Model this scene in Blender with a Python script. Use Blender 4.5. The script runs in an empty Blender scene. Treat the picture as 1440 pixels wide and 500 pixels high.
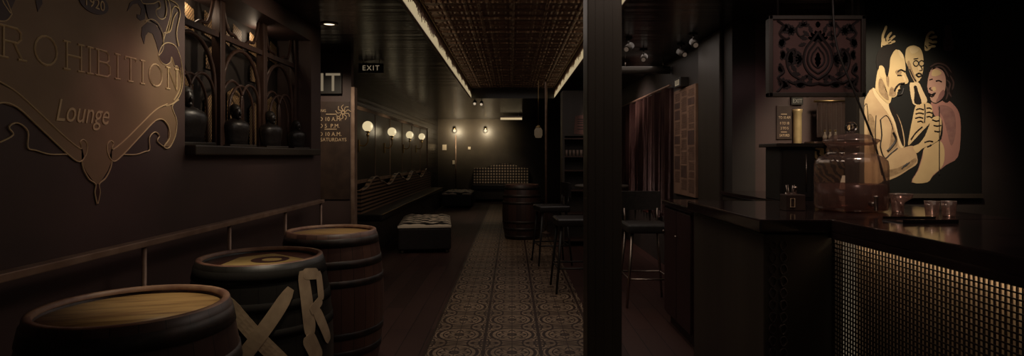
import bpy, bmesh, math, random
from mathutils import Vector, Matrix
random.seed(7)
PI = math.pi
scn = bpy.context.scene
COL = scn.collection
F, CX, CY, EYE = 815.0, 720.0, 219.0, 1.36

# ------------------------------------------------------------ helpers
def fr(x, y, Y):                 # point on a wall facing the camera, Y metres away
    return Vector(((x-CX)/F*Y, Y, EYE+(CY-y)/F*Y))
def lw(x, y, X=-1.75):           # point on a wall that runs along the room at X
    Y = X*F/(x-CX)
    return Vector((X, Y, EYE+(CY-y)/F*Y))

def node_mat(name, col, rough=.6, metal=0.0, spec=.5, emit=None, es=1.0):
    m = bpy.data.materials.new(name); m.use_nodes = True
    b = m.node_tree.nodes['Principled BSDF']
    b.inputs['Base Color'].default_value = (*col, 1)
    b.inputs['Roughness'].default_value = rough
    b.inputs['Metallic'].default_value = metal
    b.inputs['Specular IOR Level'].default_value = spec
    if emit:
        b.inputs['Emission Color'].default_value = (*emit, 1)
        b.inputs['Emission Strength'].default_value = es
    return m
def N(m, t, **kw):
    n = m.node_tree.nodes.new(t)
    for k, v in kw.items(): setattr(n, k, v)
    return n
def L(m, a, b): m.node_tree.links.new(a, b)
def bsdf(m): return m.node_tree.nodes['Principled BSDF']
def math_n(m, op, a, b=None, c=None):
    n = N(m, 'ShaderNodeMath', operation=op)
    for i, v in enumerate((a, b, c)):
        if v is None: continue
        if isinstance(v, (int, float)): n.inputs[i].default_value = v
        else: L(m, v, n.inputs[i])
    return n.outputs[0]
def ramp(m, fac, stops):
    r = N(m, 'ShaderNodeValToRGB')
    while len(r.color_ramp.elements) < len(stops): r.color_ramp.elements.new(.5)
    for e, (p, c) in zip(r.color_ramp.elements, stops):
        e.position = p; e.color = (*c, 1)
    L(m, fac, r.inputs[0]); return r.outputs[0]
def coords(m, scale=(1, 1, 1), rot=(0, 0, 0)):
    tc = N(m, 'ShaderNodeTexCoord'); mp = N(m, 'ShaderNodeMapping')
    mp.inputs['Scale'].default_value = scale; mp.inputs['Rotation'].default_value = rot
    L(m, tc.outputs['Object'], mp.inputs[0]); return mp.outputs[0]
def mottled(name, c1, c2, scale=4, rough=.6, stretch=(1, 1, 1), bump=.15, metal=0, detail=5, spec=.5):
    m = node_mat(name, c1, rough, metal, spec)
    v = coords(m, stretch)
    n = N(m, 'ShaderNodeTexNoise'); n.inputs['Scale'].default_value = scale; n.inputs['Detail'].default_value = detail
    L(m, v, n.inputs['Vector'])
    L(m, ramp(m, n.outputs['Fac'], [(.35, c1), (.68, c2)]), bsdf(m).inputs['Base Color'])
    if bump:
        b = N(m, 'ShaderNodeBump'); b.inputs['Strength'].default_value = bump; b.inputs['Distance'].default_value = .01
        L(m, n.outputs['Fac'], b.inputs['Height']); L(m, b.outputs[0], bsdf(m).inputs['Normal'])
    return m

def box(bm, lo, hi, mi=0):
    vs = [bm.verts.new((x, y, z)) for x in (lo[0], hi[0]) for y in (lo[1], hi[1]) for z in (lo[2], hi[2])]
    for f in ((0,1,3,2),(4,6,7,5),(0,4,5,1),(2,3,7,6),(0,2,6,4),(1,5,7,3)):
        fc = bm.faces.new([vs[i] for i in f]); fc.material_index = mi
    return vs
def bbox(bm, lo, hi, r=.01, mi=0, seg=2):
    t = bmesh.new(); box(t, lo, hi, mi)
    bmesh.ops.recalc_face_normals(t, faces=t.faces)
    bmesh.ops.bevel(t, geom=t.edges[:], offset=r, segments=seg, affect='EDGES', profile=.6)
    for f in t.faces: f.material_index = mi
    merge(bm, t)
def merge(bm, t, M=None):
    if M is not None: t.transform(M)
    me = bpy.data.meshes.new('tmp'); t.to_mesh(me); t.free(); bm.from_mesh(me); bpy.data.meshes.remove(me)
def tube(bm, pts, r, n=8, mi=0, cap=True, closed=False):
    pts = [Vector(p) for p in pts]; rings = []
    k = len(pts)
    up = None
    for i, p in enumerate(pts):
        if closed: d = pts[(i+1) % k]-pts[i-1]
        else: d = pts[min(i+1, k-1)]-pts[max(i-1, 0)]
        d.normalize()
        if up is None:
            up = Vector((0,0,1)) if abs(d.z) < .9 else Vector((1,0,0))
        a = d.cross(up)
        if a.length < 1e-5: a = d.orthogonal()
        a.normalize(); b = a.cross(d).normalized(); up = b
        rr = r[i] if isinstance(r, (list, tuple)) else r
        rings.append([bm.verts.new(p+a*math.cos(t)*rr+b*math.sin(t)*rr) for t in [2*PI*j/n for j in range(n)]])
    rng = range(k) if closed else range(k-1)
    for i in rng:
        A, B = rings[i], rings[(i+1) % k]
        for j in range(n):
            f = bm.faces.new((A[j], A[(j+1) % n], B[(j+1) % n], B[j])); f.material_index = mi; f.smooth = n > 5
    if cap and not closed:
        for R in (rings[0], rings[-1]):
            f = bm.faces.new(R); f.material_index = mi
def lathe(bm, prof, n=32, c=(0,0,0), mi=0, smooth=True):
    rings = []
    for r, z in prof:
        if r < 1e-6: rings.append([bm.verts.new((c[0], c[1], c[2]+z))])
        else: rings.append([bm.verts.new((c[0]+r*math.cos(2*PI*j/n), c[1]+r*math.sin(2*PI*j/n), c[2]+z)) for j in range(n)])
    for A, B in zip(rings, rings[1:]):
        for j in range(n):
            j2 = (j+1) % n
            if len(A) == 1 and len(B) == 1: continue
            if len(A) == 1: vs = (A[0], B[j2], B[j])
            elif len(B) == 1: vs = (A[j], A[j2], B[0])
            else: vs = (A[j], A[j2], B[j2], B[j])
            f = bm.faces.new(vs); f.smooth = smooth; f.material_index = mi
def ball(bm, c, r, mi=0, seg=20, s=(1,1,1)):
    k = seg//2
    t = bmesh.new(); lathe(t, [(r*math.sin(PI*i/k), -r*math.cos(PI*i/k)) for i in range(k+1)], seg)
    for f in t.faces: f.material_index = mi
    merge(bm, t, Matrix.Translation(c) @ Matrix.Diagonal((*s, 1)))
def prism(bm, pts, ext, mi=0):
    """closed slab: pts in world space, pushed by ext"""
    ext = Vector(ext); a = [bm.verts.new(p) for p in pts]; b = [bm.verts.new(Vector(p)+ext) for p in pts]
    fs = [bm.faces.new(a), bm.faces.new(b[::-1])]
    for i in range(len(a)):
        j = (i+1) % len(a); fs.append(bm.faces.new((a[j], a[i], b[i], b[j])))
    for f in fs: f.material_index = mi
def smooth_pts(pts, sub=5, closed=False):
    pts = [Vector(p) for p in pts]; out = []; k = len(pts)
    rng = range(k) if closed else range(k-1)
    for i in rng:
        if closed: p0, p1, p2, p3 = pts[i-1], pts[i], pts[(i+1) % k], pts[(i+2) % k]
        else: p0, p1, p2, p3 = pts[max(i-1, 0)], pts[i], pts[i+1], pts[min(i+2, k-1)]
        for s in range(sub):
            t = s/sub
            out.append(.5*((2*p1)+(-p0+p2)*t+(2*p0-5*p1+4*p2-p3)*t*t+(-p0+3*p1-3*p2+p3)*t**3))
    if not closed: out.append(pts[-1])
    return out
def obj(name, bm, mats, parent=None, recalc=True, smooth_angle=None):
    if recalc: bmesh.ops.recalc_face_normals(bm, faces=bm.faces)
    me = bpy.data.meshes.new(name); bm.to_mesh(me); bm.free()
    for m in (mats if isinstance(mats, (list, tuple)) else [mats]): me.materials.append(m)
    o = bpy.data.objects.new(name, me); COL.objects.link(o)
    if parent is not None: o.parent = parent
    return o
def B(): return bmesh.new()
def tag(o, label=None, cat=None, group=None, kind=None):
    if label: o['label'] = label
    if cat: o['category'] = cat
    if group: o['group'] = group
    if kind: o['kind'] = kind
    return o
def thing(name, label, cat, loc=(0,0,0), rz=0, group=None):
    o = bpy.data.objects.new(name, None); COL.objects.link(o); o.empty_display_size = .1
    o.location = loc; o.rotation_euler = (0, 0, rz); return tag(o, label, cat, group)
def struct(name, bm, m, parent=None):
    o = obj(name, bm, m, parent)
    if parent is None: o['kind'] = 'structure'
    return o
def copy_tree(o, parent=None):
    c = o.copy(); COL.objects.link(c)
    if parent is not None: c.parent = parent
    for ch in list(o.children): copy_tree(ch, c)
    return c
def dup(o, loc, rz=0, label=None):
    c = copy_tree(o); c.location = loc; c.rotation_euler = (0, 0, rz)
    if label: c['label'] = label
    return c
def text_bm(s, size, depth=.002, shear=0, sx=1, spacing=1, align='LEFT'):
    cu = bpy.data.curves.new('t', 'FONT'); cu.body = s; cu.size = size; cu.extrude = depth/2; cu.shear = shear
    cu.space_character = spacing; cu.align_x = align; cu.resolution_u = 3
    o = bpy.data.objects.new('t', cu); COL.objects.link(o)
    dg = bpy.context.evaluated_depsgraph_get(); dg.update()
    me = bpy.data.meshes.new_from_object(o.evaluated_get(dg))
    bm = bmesh.new(); bm.from_mesh(me)
    bpy.data.objects.remove(o); bpy.data.curves.remove(cu); bpy.data.meshes.remove(me)
    bm.transform(Matrix.Diagonal((sx, 1, 1, 1)))
    for f in bm.faces: f.material_index = 0
    return bm
def add_text(bm, s, size, M, mi=0, **k):
    t = text_bm(s, size, **k)
    for f in t.faces: f.material_index = mi
    merge(bm, t, M)
FRONT = Matrix(((1,0,0,0),(0,0,-1,0),(0,1,0,0),(0,0,0,1)))        # text facing -Y
LEFTW = Matrix(((0,0,1,0),(1,0,0,0),(0,1,0,0),(0,0,0,1)))         # text on left wall facing +X, reads along +Y
RIGHTW = Matrix(((0,0,-1,0),(-1,0,0,0),(0,1,0,0),(0,0,0,1)))      # text on right wall facing -X, reads along -Y

# ------------------------------------------------------------ materials
K = {}
K['wall'] = mottled('plum painted plaster', (.078,.048,.042), (.105,.062,.054), 2.5, .55)
K['wall_dark'] = mottled('black painted plaster', (.034,.027,.023), (.046,.035,.029), 3, .6)
K['backpaint'] = mottled('dark olive painted wall', (.045,.034,.024), (.06,.046,.031), 3, .45)
K['black'] = node_mat('black paint', (.022,.018,.014), .5)
K['blackwood'] = mottled('black stained wood', (.046,.035,.026), (.062,.048,.035), 6, .45, (1,1,.1))
K['dkwood'] = mottled('dark walnut', (.055,.03,.023), (.09,.048,.034), 7, .42, (8,8,.7))
K['redwood'] = mottled('dark oxblood cabinet', (.032,.012,.012), (.045,.018,.016), 4, .45)
K['steel'] = node_mat('brushed steel', (.42,.34,.28), .35, 1)
K['chrome'] = node_mat('chrome', (.55,.5,.45), .2, 1)
K['brass'] = node_mat('aged brass', (.42,.29,.13), .35, 1)
K['iron'] = mottled('black iron hoop', (.015,.012,.01), (.05,.03,.025), 15, .5, metal=.3)
K['leather'] = mottled('black leather', (.012,.009,.008), (.02,.015,.013), 30, .38)
K['gleather'] = mottled('charcoal leather', (.03,.027,.022), (.045,.04,.033), 30, .45)
K['gold'] = node_mat('gold paint line', (.80,.60,.34), .6, 0, .3)
K['cream'] = node_mat('cream paint', (.62,.48,.30), .6)
K['white'] = node_mat('off white plastic', (.6,.55,.45), .5)
K['maroon'] = mottled('maroon paint', (.05,.016,.014), (.07,.024,.02), 9, .5)
K['field'] = mottled('ochre painted field', (.29,.185,.10), (.35,.225,.125), 5, .6)
def emis(name, col, s):
    return node_mat(name, (.02,.02,.02), .5, emit=col, es=s)
K['led'] = emis('warm led wash', (1,.78,.44), .36)
K['led_bar'] = emis('warm bar led', (1,.78,.52), 5.0)
K['led_end'] = emis('dim end led', (1,.78,.52), .11)
K['globe'] = emis('lit opal glass', (1,.80,.46), .62)
K['lens'] = emis('faint lens', (1,.7,.5), .06)
K['bulb'] = emis('lit bulb', (1,.85,.6), 1.6)
K['lit_letters'] = emis('lit sign letters', (1,.78,.5), .16)
K['glass'] = node_mat('clear glass', (.95,.9,.85), .03)
bsdf(K['glass']).inputs['Transmission Weight'].default_value = 1; bsdf(K['glass']).inputs['IOR'].default_value = 1.45
def thin_glass():
    m = bpy.data.materials.new('thin ribbed glass'); m.use_nodes = True
    nt = m.node_tree; nt.nodes.clear()
    out = nt.nodes.new('ShaderNodeOutputMaterial'); mix = nt.nodes.new('ShaderNodeMixShader')
    tr = nt.nodes.new('ShaderNodeBsdfTransparent'); tr.inputs[0].default_value = (.86,.76,.72,1)
    gl = nt.nodes.new('ShaderNodeBsdfGlossy'); gl.inputs['Roughness'].default_value = .12; gl.inputs[0].default_value = (.8,.7,.6,1)
    lw_ = nt.nodes.new('ShaderNodeLayerWeight'); lw_.inputs[0].default_value = .35
    mm = nt.nodes.new('ShaderNodeMath'); mm.operation = 'MULTIPLY_ADD'; mm.inputs[1].default_value = .6; mm.inputs[2].default_value = .05
    nt.links.new(lw_.outputs['Facing'], mm.inputs[0]); nt.links.new(mm.outputs[0], mix.inputs[0])
    nt.links.new(tr.outputs[0], mix.inputs[1]); nt.links.new(gl.outputs[0], mix.inputs[2]); nt.links.new(mix.outputs[0], out.inputs[0])
    df = nt.nodes.new('ShaderNodeBsdfTranslucent'); df.inputs[0].default_value = (.6,.46,.4,1)
    d2 = nt.nodes.new('ShaderNodeBsdfDiffuse'); d2.inputs[0].default_value = (.5,.38,.33,1)
    ma = nt.nodes.new('ShaderNodeMixShader'); ma.inputs[0].default_value = .5; nt.links.new(df.outputs[0], ma.inputs[1]); nt.links.new(d2.outputs[0], ma.inputs[2])
    m2 = nt.nodes.new('ShaderNodeMixShader'); m2.inputs[0].default_value = .14
    nt.links.new(mix.outputs[0], m2.inputs[1]); nt.links.new(ma.outputs[0], m2.inputs[2]); nt.links.new(m2.outputs[0], out.inputs[0])
    return m
K['tglass'] = thin_glass()
def liquid():
    m = bpy.data.materials.new('rose punch'); m.use_nodes = True
    nt = m.node_tree; nt.nodes.clear()
    out = nt.nodes.new('ShaderNodeOutputMaterial'); mix = nt.nodes.new('ShaderNodeMixShader'); mix.inputs[0].default_value = .45
    tr = nt.nodes.new('ShaderNodeBsdfTransparent'); tr.inputs[0].default_value = (.75,.58,.54,1)
    df = nt.nodes.new('ShaderNodeBsdfPrincipled'); df.inputs['Base Color'].default_value = (.27,.16,.14,1); df.inputs['Roughness'].default_value = .2
    nt.links.new(tr.outputs[0], mix.inputs[1]); nt.links.new(df.outputs[0], mix.inputs[2]); nt.links.new(mix.outputs[0], out.inputs[0])
    return m
K['liquid'] = liquid()

def planks(name, c1, c2, cg, w=.14, rough=.3, along='Y', plank_len=1.3, bump=.4, spec=.5):
    m = node_mat(name, c1, rough, 0, spec)
    tc = N(m, 'ShaderNodeTexCoord'); mp = N(m, 'ShaderNodeMapping')
    if along == 'Y': mp.inputs['Rotation'].default_value = (0, 0, PI/2)
    if along == 'wallY': mp.inputs['Rotation'].default_value = (0, -PI/2, PI/2)
    L(m, tc.outputs['Object'], mp.inputs[0])
    b = N(m, 'ShaderNodeTexBrick'); L(m, mp.outputs[0], b.inputs['Vector'])
    b.inputs['Color1'].default_value = (*c1, 1); b.inputs['Color2'].default_value = (*c2, 1); b.inputs['Mortar'].default_value = (*cg, 1)
    b.inputs['Scale'].default_value = 1; b.inputs['Brick Width'].default_value = plank_len; b.inputs['Row Height'].default_value = w
    b.inputs['Mortar Size'].default_value = .003; b.inputs['Bias'].default_value = -.1
    L(m, b.outputs['Color'], bsdf(m).inputs['Base Color'])
    n = N(m, 'ShaderNodeTexNoise'); n.inputs['Scale'].default_value = 9; L(m, mp.outputs[0], n.inputs['Vector'])
    hgt = math_n(m, 'MULTIPLY_ADD', n.outputs['Fac'], .25, math_n(m, 'SUBTRACT', 1.0, b.outputs['Fac']))
    bp = N(m, 'ShaderNodeBump'); bp.inputs['Strength'].default_value = bump; bp.inputs['Distance'].default_value = .004
    L(m, hgt, bp.inputs['Height']); L(m, bp.outputs[0], bsdf(m).inputs['Normal'])
    return m
K['floor'] = planks('worn dark floorboards', (.042,.019,.015), (.066,.030,.024), (.014,.008,.007), .16, .55, 'Y', spec=.25)
def soffit_mat(name, wallside=False):
    m = node_mat(name, (.024,.018,.015), .2, 0, .75)
    tc = N(m, 'ShaderNodeTexCoord'); sp = N(m, 'ShaderNodeSeparateXYZ'); L(m, tc.outputs['Object'], sp.inputs[0])
    cb = N(m, 'ShaderNodeCombineXYZ'); L(m, sp.outputs[2 if wallside else 1], cb.inputs[0])
    n = N(m, 'ShaderNodeTexNoise'); n.inputs['Scale'].default_value = 3.2; n.inputs['Detail'].default_value = 6; n.inputs['Roughness'].default_value = .65
    L(m, cb.outputs[0], n.inputs['Vector'])
    f = math_n(m, 'FRACT', math_n(m, 'MULTIPLY', sp.outputs[2 if wallside else 1], 7 if wallside else 2.4))
    seam = math_n(m, 'LESS_THAN', f, .04)
    h = math_n(m, 'SUBTRACT', math_n(m, 'MULTIPLY', n.outputs['Fac'], 4), seam)
    bp = N(m, 'ShaderNodeBump'); bp.inputs['Strength'].default_value = 1; bp.inputs['Distance'].default_value = .006
    L(m, h, bp.inputs['Height']); L(m, bp.outputs[0], bsdf(m).inputs['Normal'])
    return m
K['soffit'] = soffit_mat('lacquered black ceiling boards'); K['lacquer'] = soffit_mat('lacquered black wall boards', True)

def tile_mat():
    m = node_mat('patterned cement tile', (.2,.15,.1), .5, 0, .35)
    tc = N(m, 'ShaderNodeTexCoord'); sp = N(m, 'ShaderNodeSeparateXYZ'); L(m, tc.outputs['Object'], sp.inputs[0])
    def cell(v, off, per):
        return math_n(m, 'SUBTRACT', math_n(m, 'FRACT', math_n(m, 'ADD', math_n(m, 'DIVIDE', v, per), off)), .5)
    x, y = sp.outputs[0], sp.outputs[1]
    u, v = cell(x, .5, .4), cell(y, .5, .4)
    U, V = cell(x, 0, .4), cell(y, 0, .4)
    def ln(a, b): return math_n(m, 'SQRT', math_n(m, 'ADD', math_n(m, 'MULTIPLY', a, a), math_n(m, 'MULTIPLY', b, b)))
    r, R = ln(u, v), ln(U, V)
    def band(val, c, w):   # 1 inside the band
        return math_n(m, 'LESS_THAN', math_n(m, 'ABSOLUTE', math_n(m, 'SUBTRACT', val, c)), w)
    au, av = math_n(m, 'ABSOLUTE', u), math_n(m, 'ABSOLUTE', v)
    aU, aV = math_n(m, 'ABSOLUTE', U), math_n(m, 'ABSOLUTE', V)
    ang = math_n(m, 'ARCTAN2', v, u); angR = math_n(m, 'ARCTAN2', V, U)
    pet = math_n(m, 'MULTIPLY_ADD', math_n(m, 'ABSOLUTE', math_n(m, 'COSINE', math_n(m, 'MULTIPLY', ang, 4))), .09, .16)
    petR = math_n(m, 'MULTIPLY_ADD', math_n(m, 'ABSOLUTE', math_n(m, 'COSINE', math_n(m, 'MULTIPLY', angR, 2))), .16, .07)
    marks = [band(r, .40, .03), band(r, pet, .024), band(r, .07, .025), band(R, petR, .03),
             math_n(m, 'LESS_THAN', aU, .028), math_n(m, 'LESS_THAN', aV, .02),
             math_n(m, 'LESS_THAN', au, .007), math_n(m, 'LESS_THAN', av, .007),
             band(r, .30, .012), band(R, .31, .018), band(math_n(m, 'ABSOLUTE', math_n(m, 'SUBTRACT', au, av)), .0, .014), band(R, .1, .022), band(r, .47, .008)]
    t = marks[0]
    for k in marks[1:]: t = math_n(m, 'MAXIMUM', t, k)
    n = N(m, 'ShaderNodeTexNoise'); n.inputs['Scale'].default_value = 3.5; n.inputs['Detail'].default_value = 8
    L(m, tc.outputs['Object'], n.inputs['Vector'])
    base = ramp(m, n.outputs['Fac'], [(.35, (.20,.135,.085)), (.65, (.31,.215,.14))])
    mx = N(m, 'ShaderNodeMix', data_type='RGBA'); L(m, t, mx.inputs[0]); L(m, base, mx.inputs[6]); mx.inputs[7].default_value = (.03,.014,.009,1)
    L(m, mx.outputs[2], bsdf(m).inputs['Base Color'])
    L(m, math_n(m, 'MULTIPLY_ADD', n.outputs['Fac'], .3, .32), bsdf(m).inputs['Roughness'])
    return m
K['tile'] = tile_mat()

def tin_mat():
    m = node_mat('pressed tin, dark bronze', (.16,.095,.07), .42, .7)
    tc = N(m, 'ShaderNodeTexCoord'); sp = N(m, 'ShaderNodeSeparateXYZ'); L(m, tc.outputs['Object'], sp.inputs[0])
    v3 = math_n(m, 'ABSOLUTE', math_n(m, 'SUBTRACT', math_n(m, 'FRACT', math_n(m, 'DIVIDE', sp.outputs[1], .205)), .5))
    u3 = math_n(m, 'ABSOLUTE', math_n(m, 'SUBTRACT', math_n(m, 'FRACT', math_n(m, 'DIVIDE', sp.outputs[0], .205)), .5))
    mxm = math_n(m, 'MAXIMUM', u3, v3)
    h = math_n(m, 'ADD', math_n(m, 'LESS_THAN', mxm, .44), math_n(m, 'SINE', math_n(m, 'MULTIPLY', mxm, 30)))
    n = N(m, 'ShaderNodeTexVoronoi'); n.inputs['Scale'].default_value = 26; L(m, tc.outputs['Object'], n.inputs['Vector'])
    hh = math_n(m, 'MULTIPLY_ADD', n.outputs['Distance'], .9, h)
    bp = N(m, 'ShaderNodeBump'); bp.inputs['Strength'].default_value = .8; bp.inputs['Distance'].default_value = .012
    L(m, hh, bp.inputs['Height']); L(m, bp.outputs[0], bsdf(m).inputs['Normal'])
    L(m, ramp(m, math_n(m, 'ADD', math_n(m, 'MULTIPLY', v3, 1.6), .0), [(.2, (.42,.27,.22)), (.8, (.2,.13,.105))]), bsdf(m).inputs['Base Color'])
    return m
K['tin'] = tin_mat()
def wave_mat(name, c1, c2, scale, dist, direction='X', rough=.5, th=.5, detail=2, rot=(0,0,0)):
    m = node_mat(name, c1, rough)
    w = N(m, 'ShaderNodeTexWave', bands_direction=direction); w.inputs['Scale'].default_value = scale
    w.inputs['Distortion'].default_value = dist; w.inputs['Detail'].default_value = detail; w.inputs['Detail Scale'].default_value = 1.5
    L(m, coords(m, rot=rot), w.inputs['Vector'])
    L(m, ramp(m, w.outputs['Fac'], [(th-.06, c1), (th+.06, c2)]), bsdf(m).inputs['Base Color'])
    return m
K['zebra'] = wave_mat('black and white zebra fabric', (.012,.009,.008), (.8,.66,.5), 2.6, 5, 'Y', .6, .6)
K['zebra_small'] = wave_mat('gold flecked wallpaper', (.03,.018,.012), (.75,.52,.28), 9, 7, 'DIAGONAL', .6, .5)
K['slats'] = wave_mat('striped brown boards', (.02,.012,.009), (.30,.18,.11), 5.6, .35, 'Z', .45, .45)
def check_mat():
    m = node_mat('checked upholstery', (.4,.3,.2), .7)
    c = N(m, 'ShaderNodeTexChecker'); c.inputs['Scale'].default_value = 1/.085
    c.inputs[1].default_value = (.42,.31,.2,1); c.inputs[2].default_value = (.02,.013,.01,1)
    tc = N(m, 'ShaderNodeTexCoord'); sp = N(m, 'ShaderNodeSeparateXYZ'); L(m, tc.outputs['Object'], sp.inputs[0])
    fx = math_n(m, 'ABSOLUTE', math_n(m, 'SUBTRACT', math_n(m, 'FRACT', math_n(m, 'DIVIDE', sp.outputs[0], .085)), .5))
    fz = math_n(m, 'ABSOLUTE', math_n(m, 'SUBTRACT', math_n(m, 'FRACT', math_n(m, 'DIVIDE', sp.outputs[2], .085)), .5))
    g = math_n(m, 'LESS_THAN', math_n(m, 'MAXIMUM', fx, fz), .3)
    L(m, ramp(m, g, [(.4, (.02,.013,.01)), (.6, (.72,.54,.36))]), bsdf(m).inputs['Base Color'])
    return m
K['check'] = check_mat()
def mesh_glass(name, c1, c2, s=1/.018):
    m = node_mat(name, c1, .4)
    tc = N(m, 'ShaderNodeTexCoord'); mp = N(m, 'ShaderNodeMapping'); mp.inputs['Rotation'].default_value = (PI/4, 0, 0)
    L(m, tc.outputs['Object'], mp.inputs[0])
    sp = N(m, 'ShaderNodeSeparateXYZ'); L(m, mp.outputs[0], sp.inputs[0])
    a = math_n(m, 'ABSOLUTE', math_n(m, 'SUBTRACT', math_n(m, 'FRACT', math_n(m, 'MULTIPLY', sp.outputs[1], s)), .5))
    b = math_n(m, 'ABSOLUTE', math_n(m, 'SUBTRACT', math_n(m, 'FRACT', math_n(m, 'MULTIPLY', sp.outputs[2], s)), .5))
    L(m, ramp(m, math_n(m, 'MAXIMUM', a, b), [(.3, c1), (.42, c2)]), bsdf(m).inputs['Base Color'])
    return m
K['lattice'] = mesh_glass('diamond leaded amber glass', (.55,.36,.18), (.08,.045,.025))

def head_wood(name, c1, c2):
    m = node_mat(name, c1, .36)
    v = coords(m, (1.2, 12, 1)); n = N(m, 'ShaderNodeTexNoise'); n.inputs['Scale'].default_value = 3.2; n.inputs['Detail'].default_value = 7
    n.inputs['Distortion'].default_value = .6
    L(m, v, n.inputs['Vector'])
    tc = N(m, 'ShaderNodeTexCoord'); sp = N(m, 'ShaderNodeSeparateXYZ'); L(m, tc.outputs['Object'], sp.inputs[0])
    seam = math_n(m, 'LESS_THAN', math_n(m, 'ABSOLUTE', math_n(m, 'SUBTRACT', math_n(m, 'FRACT', math_n(m, 'MULTIPLY', sp.outputs[1], 9)), .5)), .012)
    base = ramp(m, n.outputs['Fac'], [(.3, c2), (.55, c1)])
    mx = N(m, 'ShaderNodeMix', data_type='RGBA'); L(m, seam, mx.inputs[0]); L(m, base, mx.inputs[6]); mx.inputs[7].default_value = (*[q*.4 for q in c2], 1)
    L(m, mx.outputs[2], bsdf(m).inputs['Base Color'])
    return m
K['head'] = head_wood('honey oak barrel head', (.52,.32,.12), (.24,.12,.05))
K['rim'] = mottled('weathered oak rim', (.16,.07,.05), (.34,.2,.12), 12, .5)
def staves(name, c1, c2, c3):
    m = node_mat(name, c1, .45)
    tc = N(m, 'ShaderNodeTexCoord'); sp = N(m, 'ShaderNodeSeparateXYZ'); L(m, tc.outputs['Object'], sp.inputs[0])
    a = math_n(m, 'MULTIPLY', math_n(m, 'ADD', math_n(m, 'ARCTAN2', sp.outputs[1], sp.outputs[0]), PI), 26/(2*PI))
    n = N(m, 'ShaderNodeTexWhiteNoise', noise_dimensions='1D'); L(m, math_n(m, 'FLOOR', a), n.inputs['W'])
    nz = N(m, 'ShaderNodeTexNoise'); nz.inputs['Scale'].default_value = 5; L(m, coords(m, (3,3,.6)), nz.inputs['Vector'])
    f = math_n(m, 'MULTIPLY_ADD', nz.outputs['Fac'], .5, math_n(m, 'MULTIPLY', n.outputs[0], .6))
    seam = math_n(m, 'LESS_THAN', math_n(m, 'FRACT', a), .04)
    mx = N(m, 'ShaderNodeMix', data_type='RGBA'); L(m, seam, mx.inputs[0]); L(m, ramp(m, f, [(.25, c1), (.75, c2)]), mx.inputs[6]); mx.inputs[7].default_value = (*c3, 1)
    L(m, mx.outputs[2], bsdf(m).inputs['Base Color'])
    return m
K['staves'] = staves('red brown oak staves', (.06,.026,.021), (.14,.068,.048), (.01,.006,.005))
K['staves_black'] = staves('black painted staves', (.011,.010,.008), (.017,.015,.012), (.004,.003,.003))
K['staves_dark'] = staves('dark oak staves', (.03,.014,.012), (.055,.026,.02), (.005,.004,.003))

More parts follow.
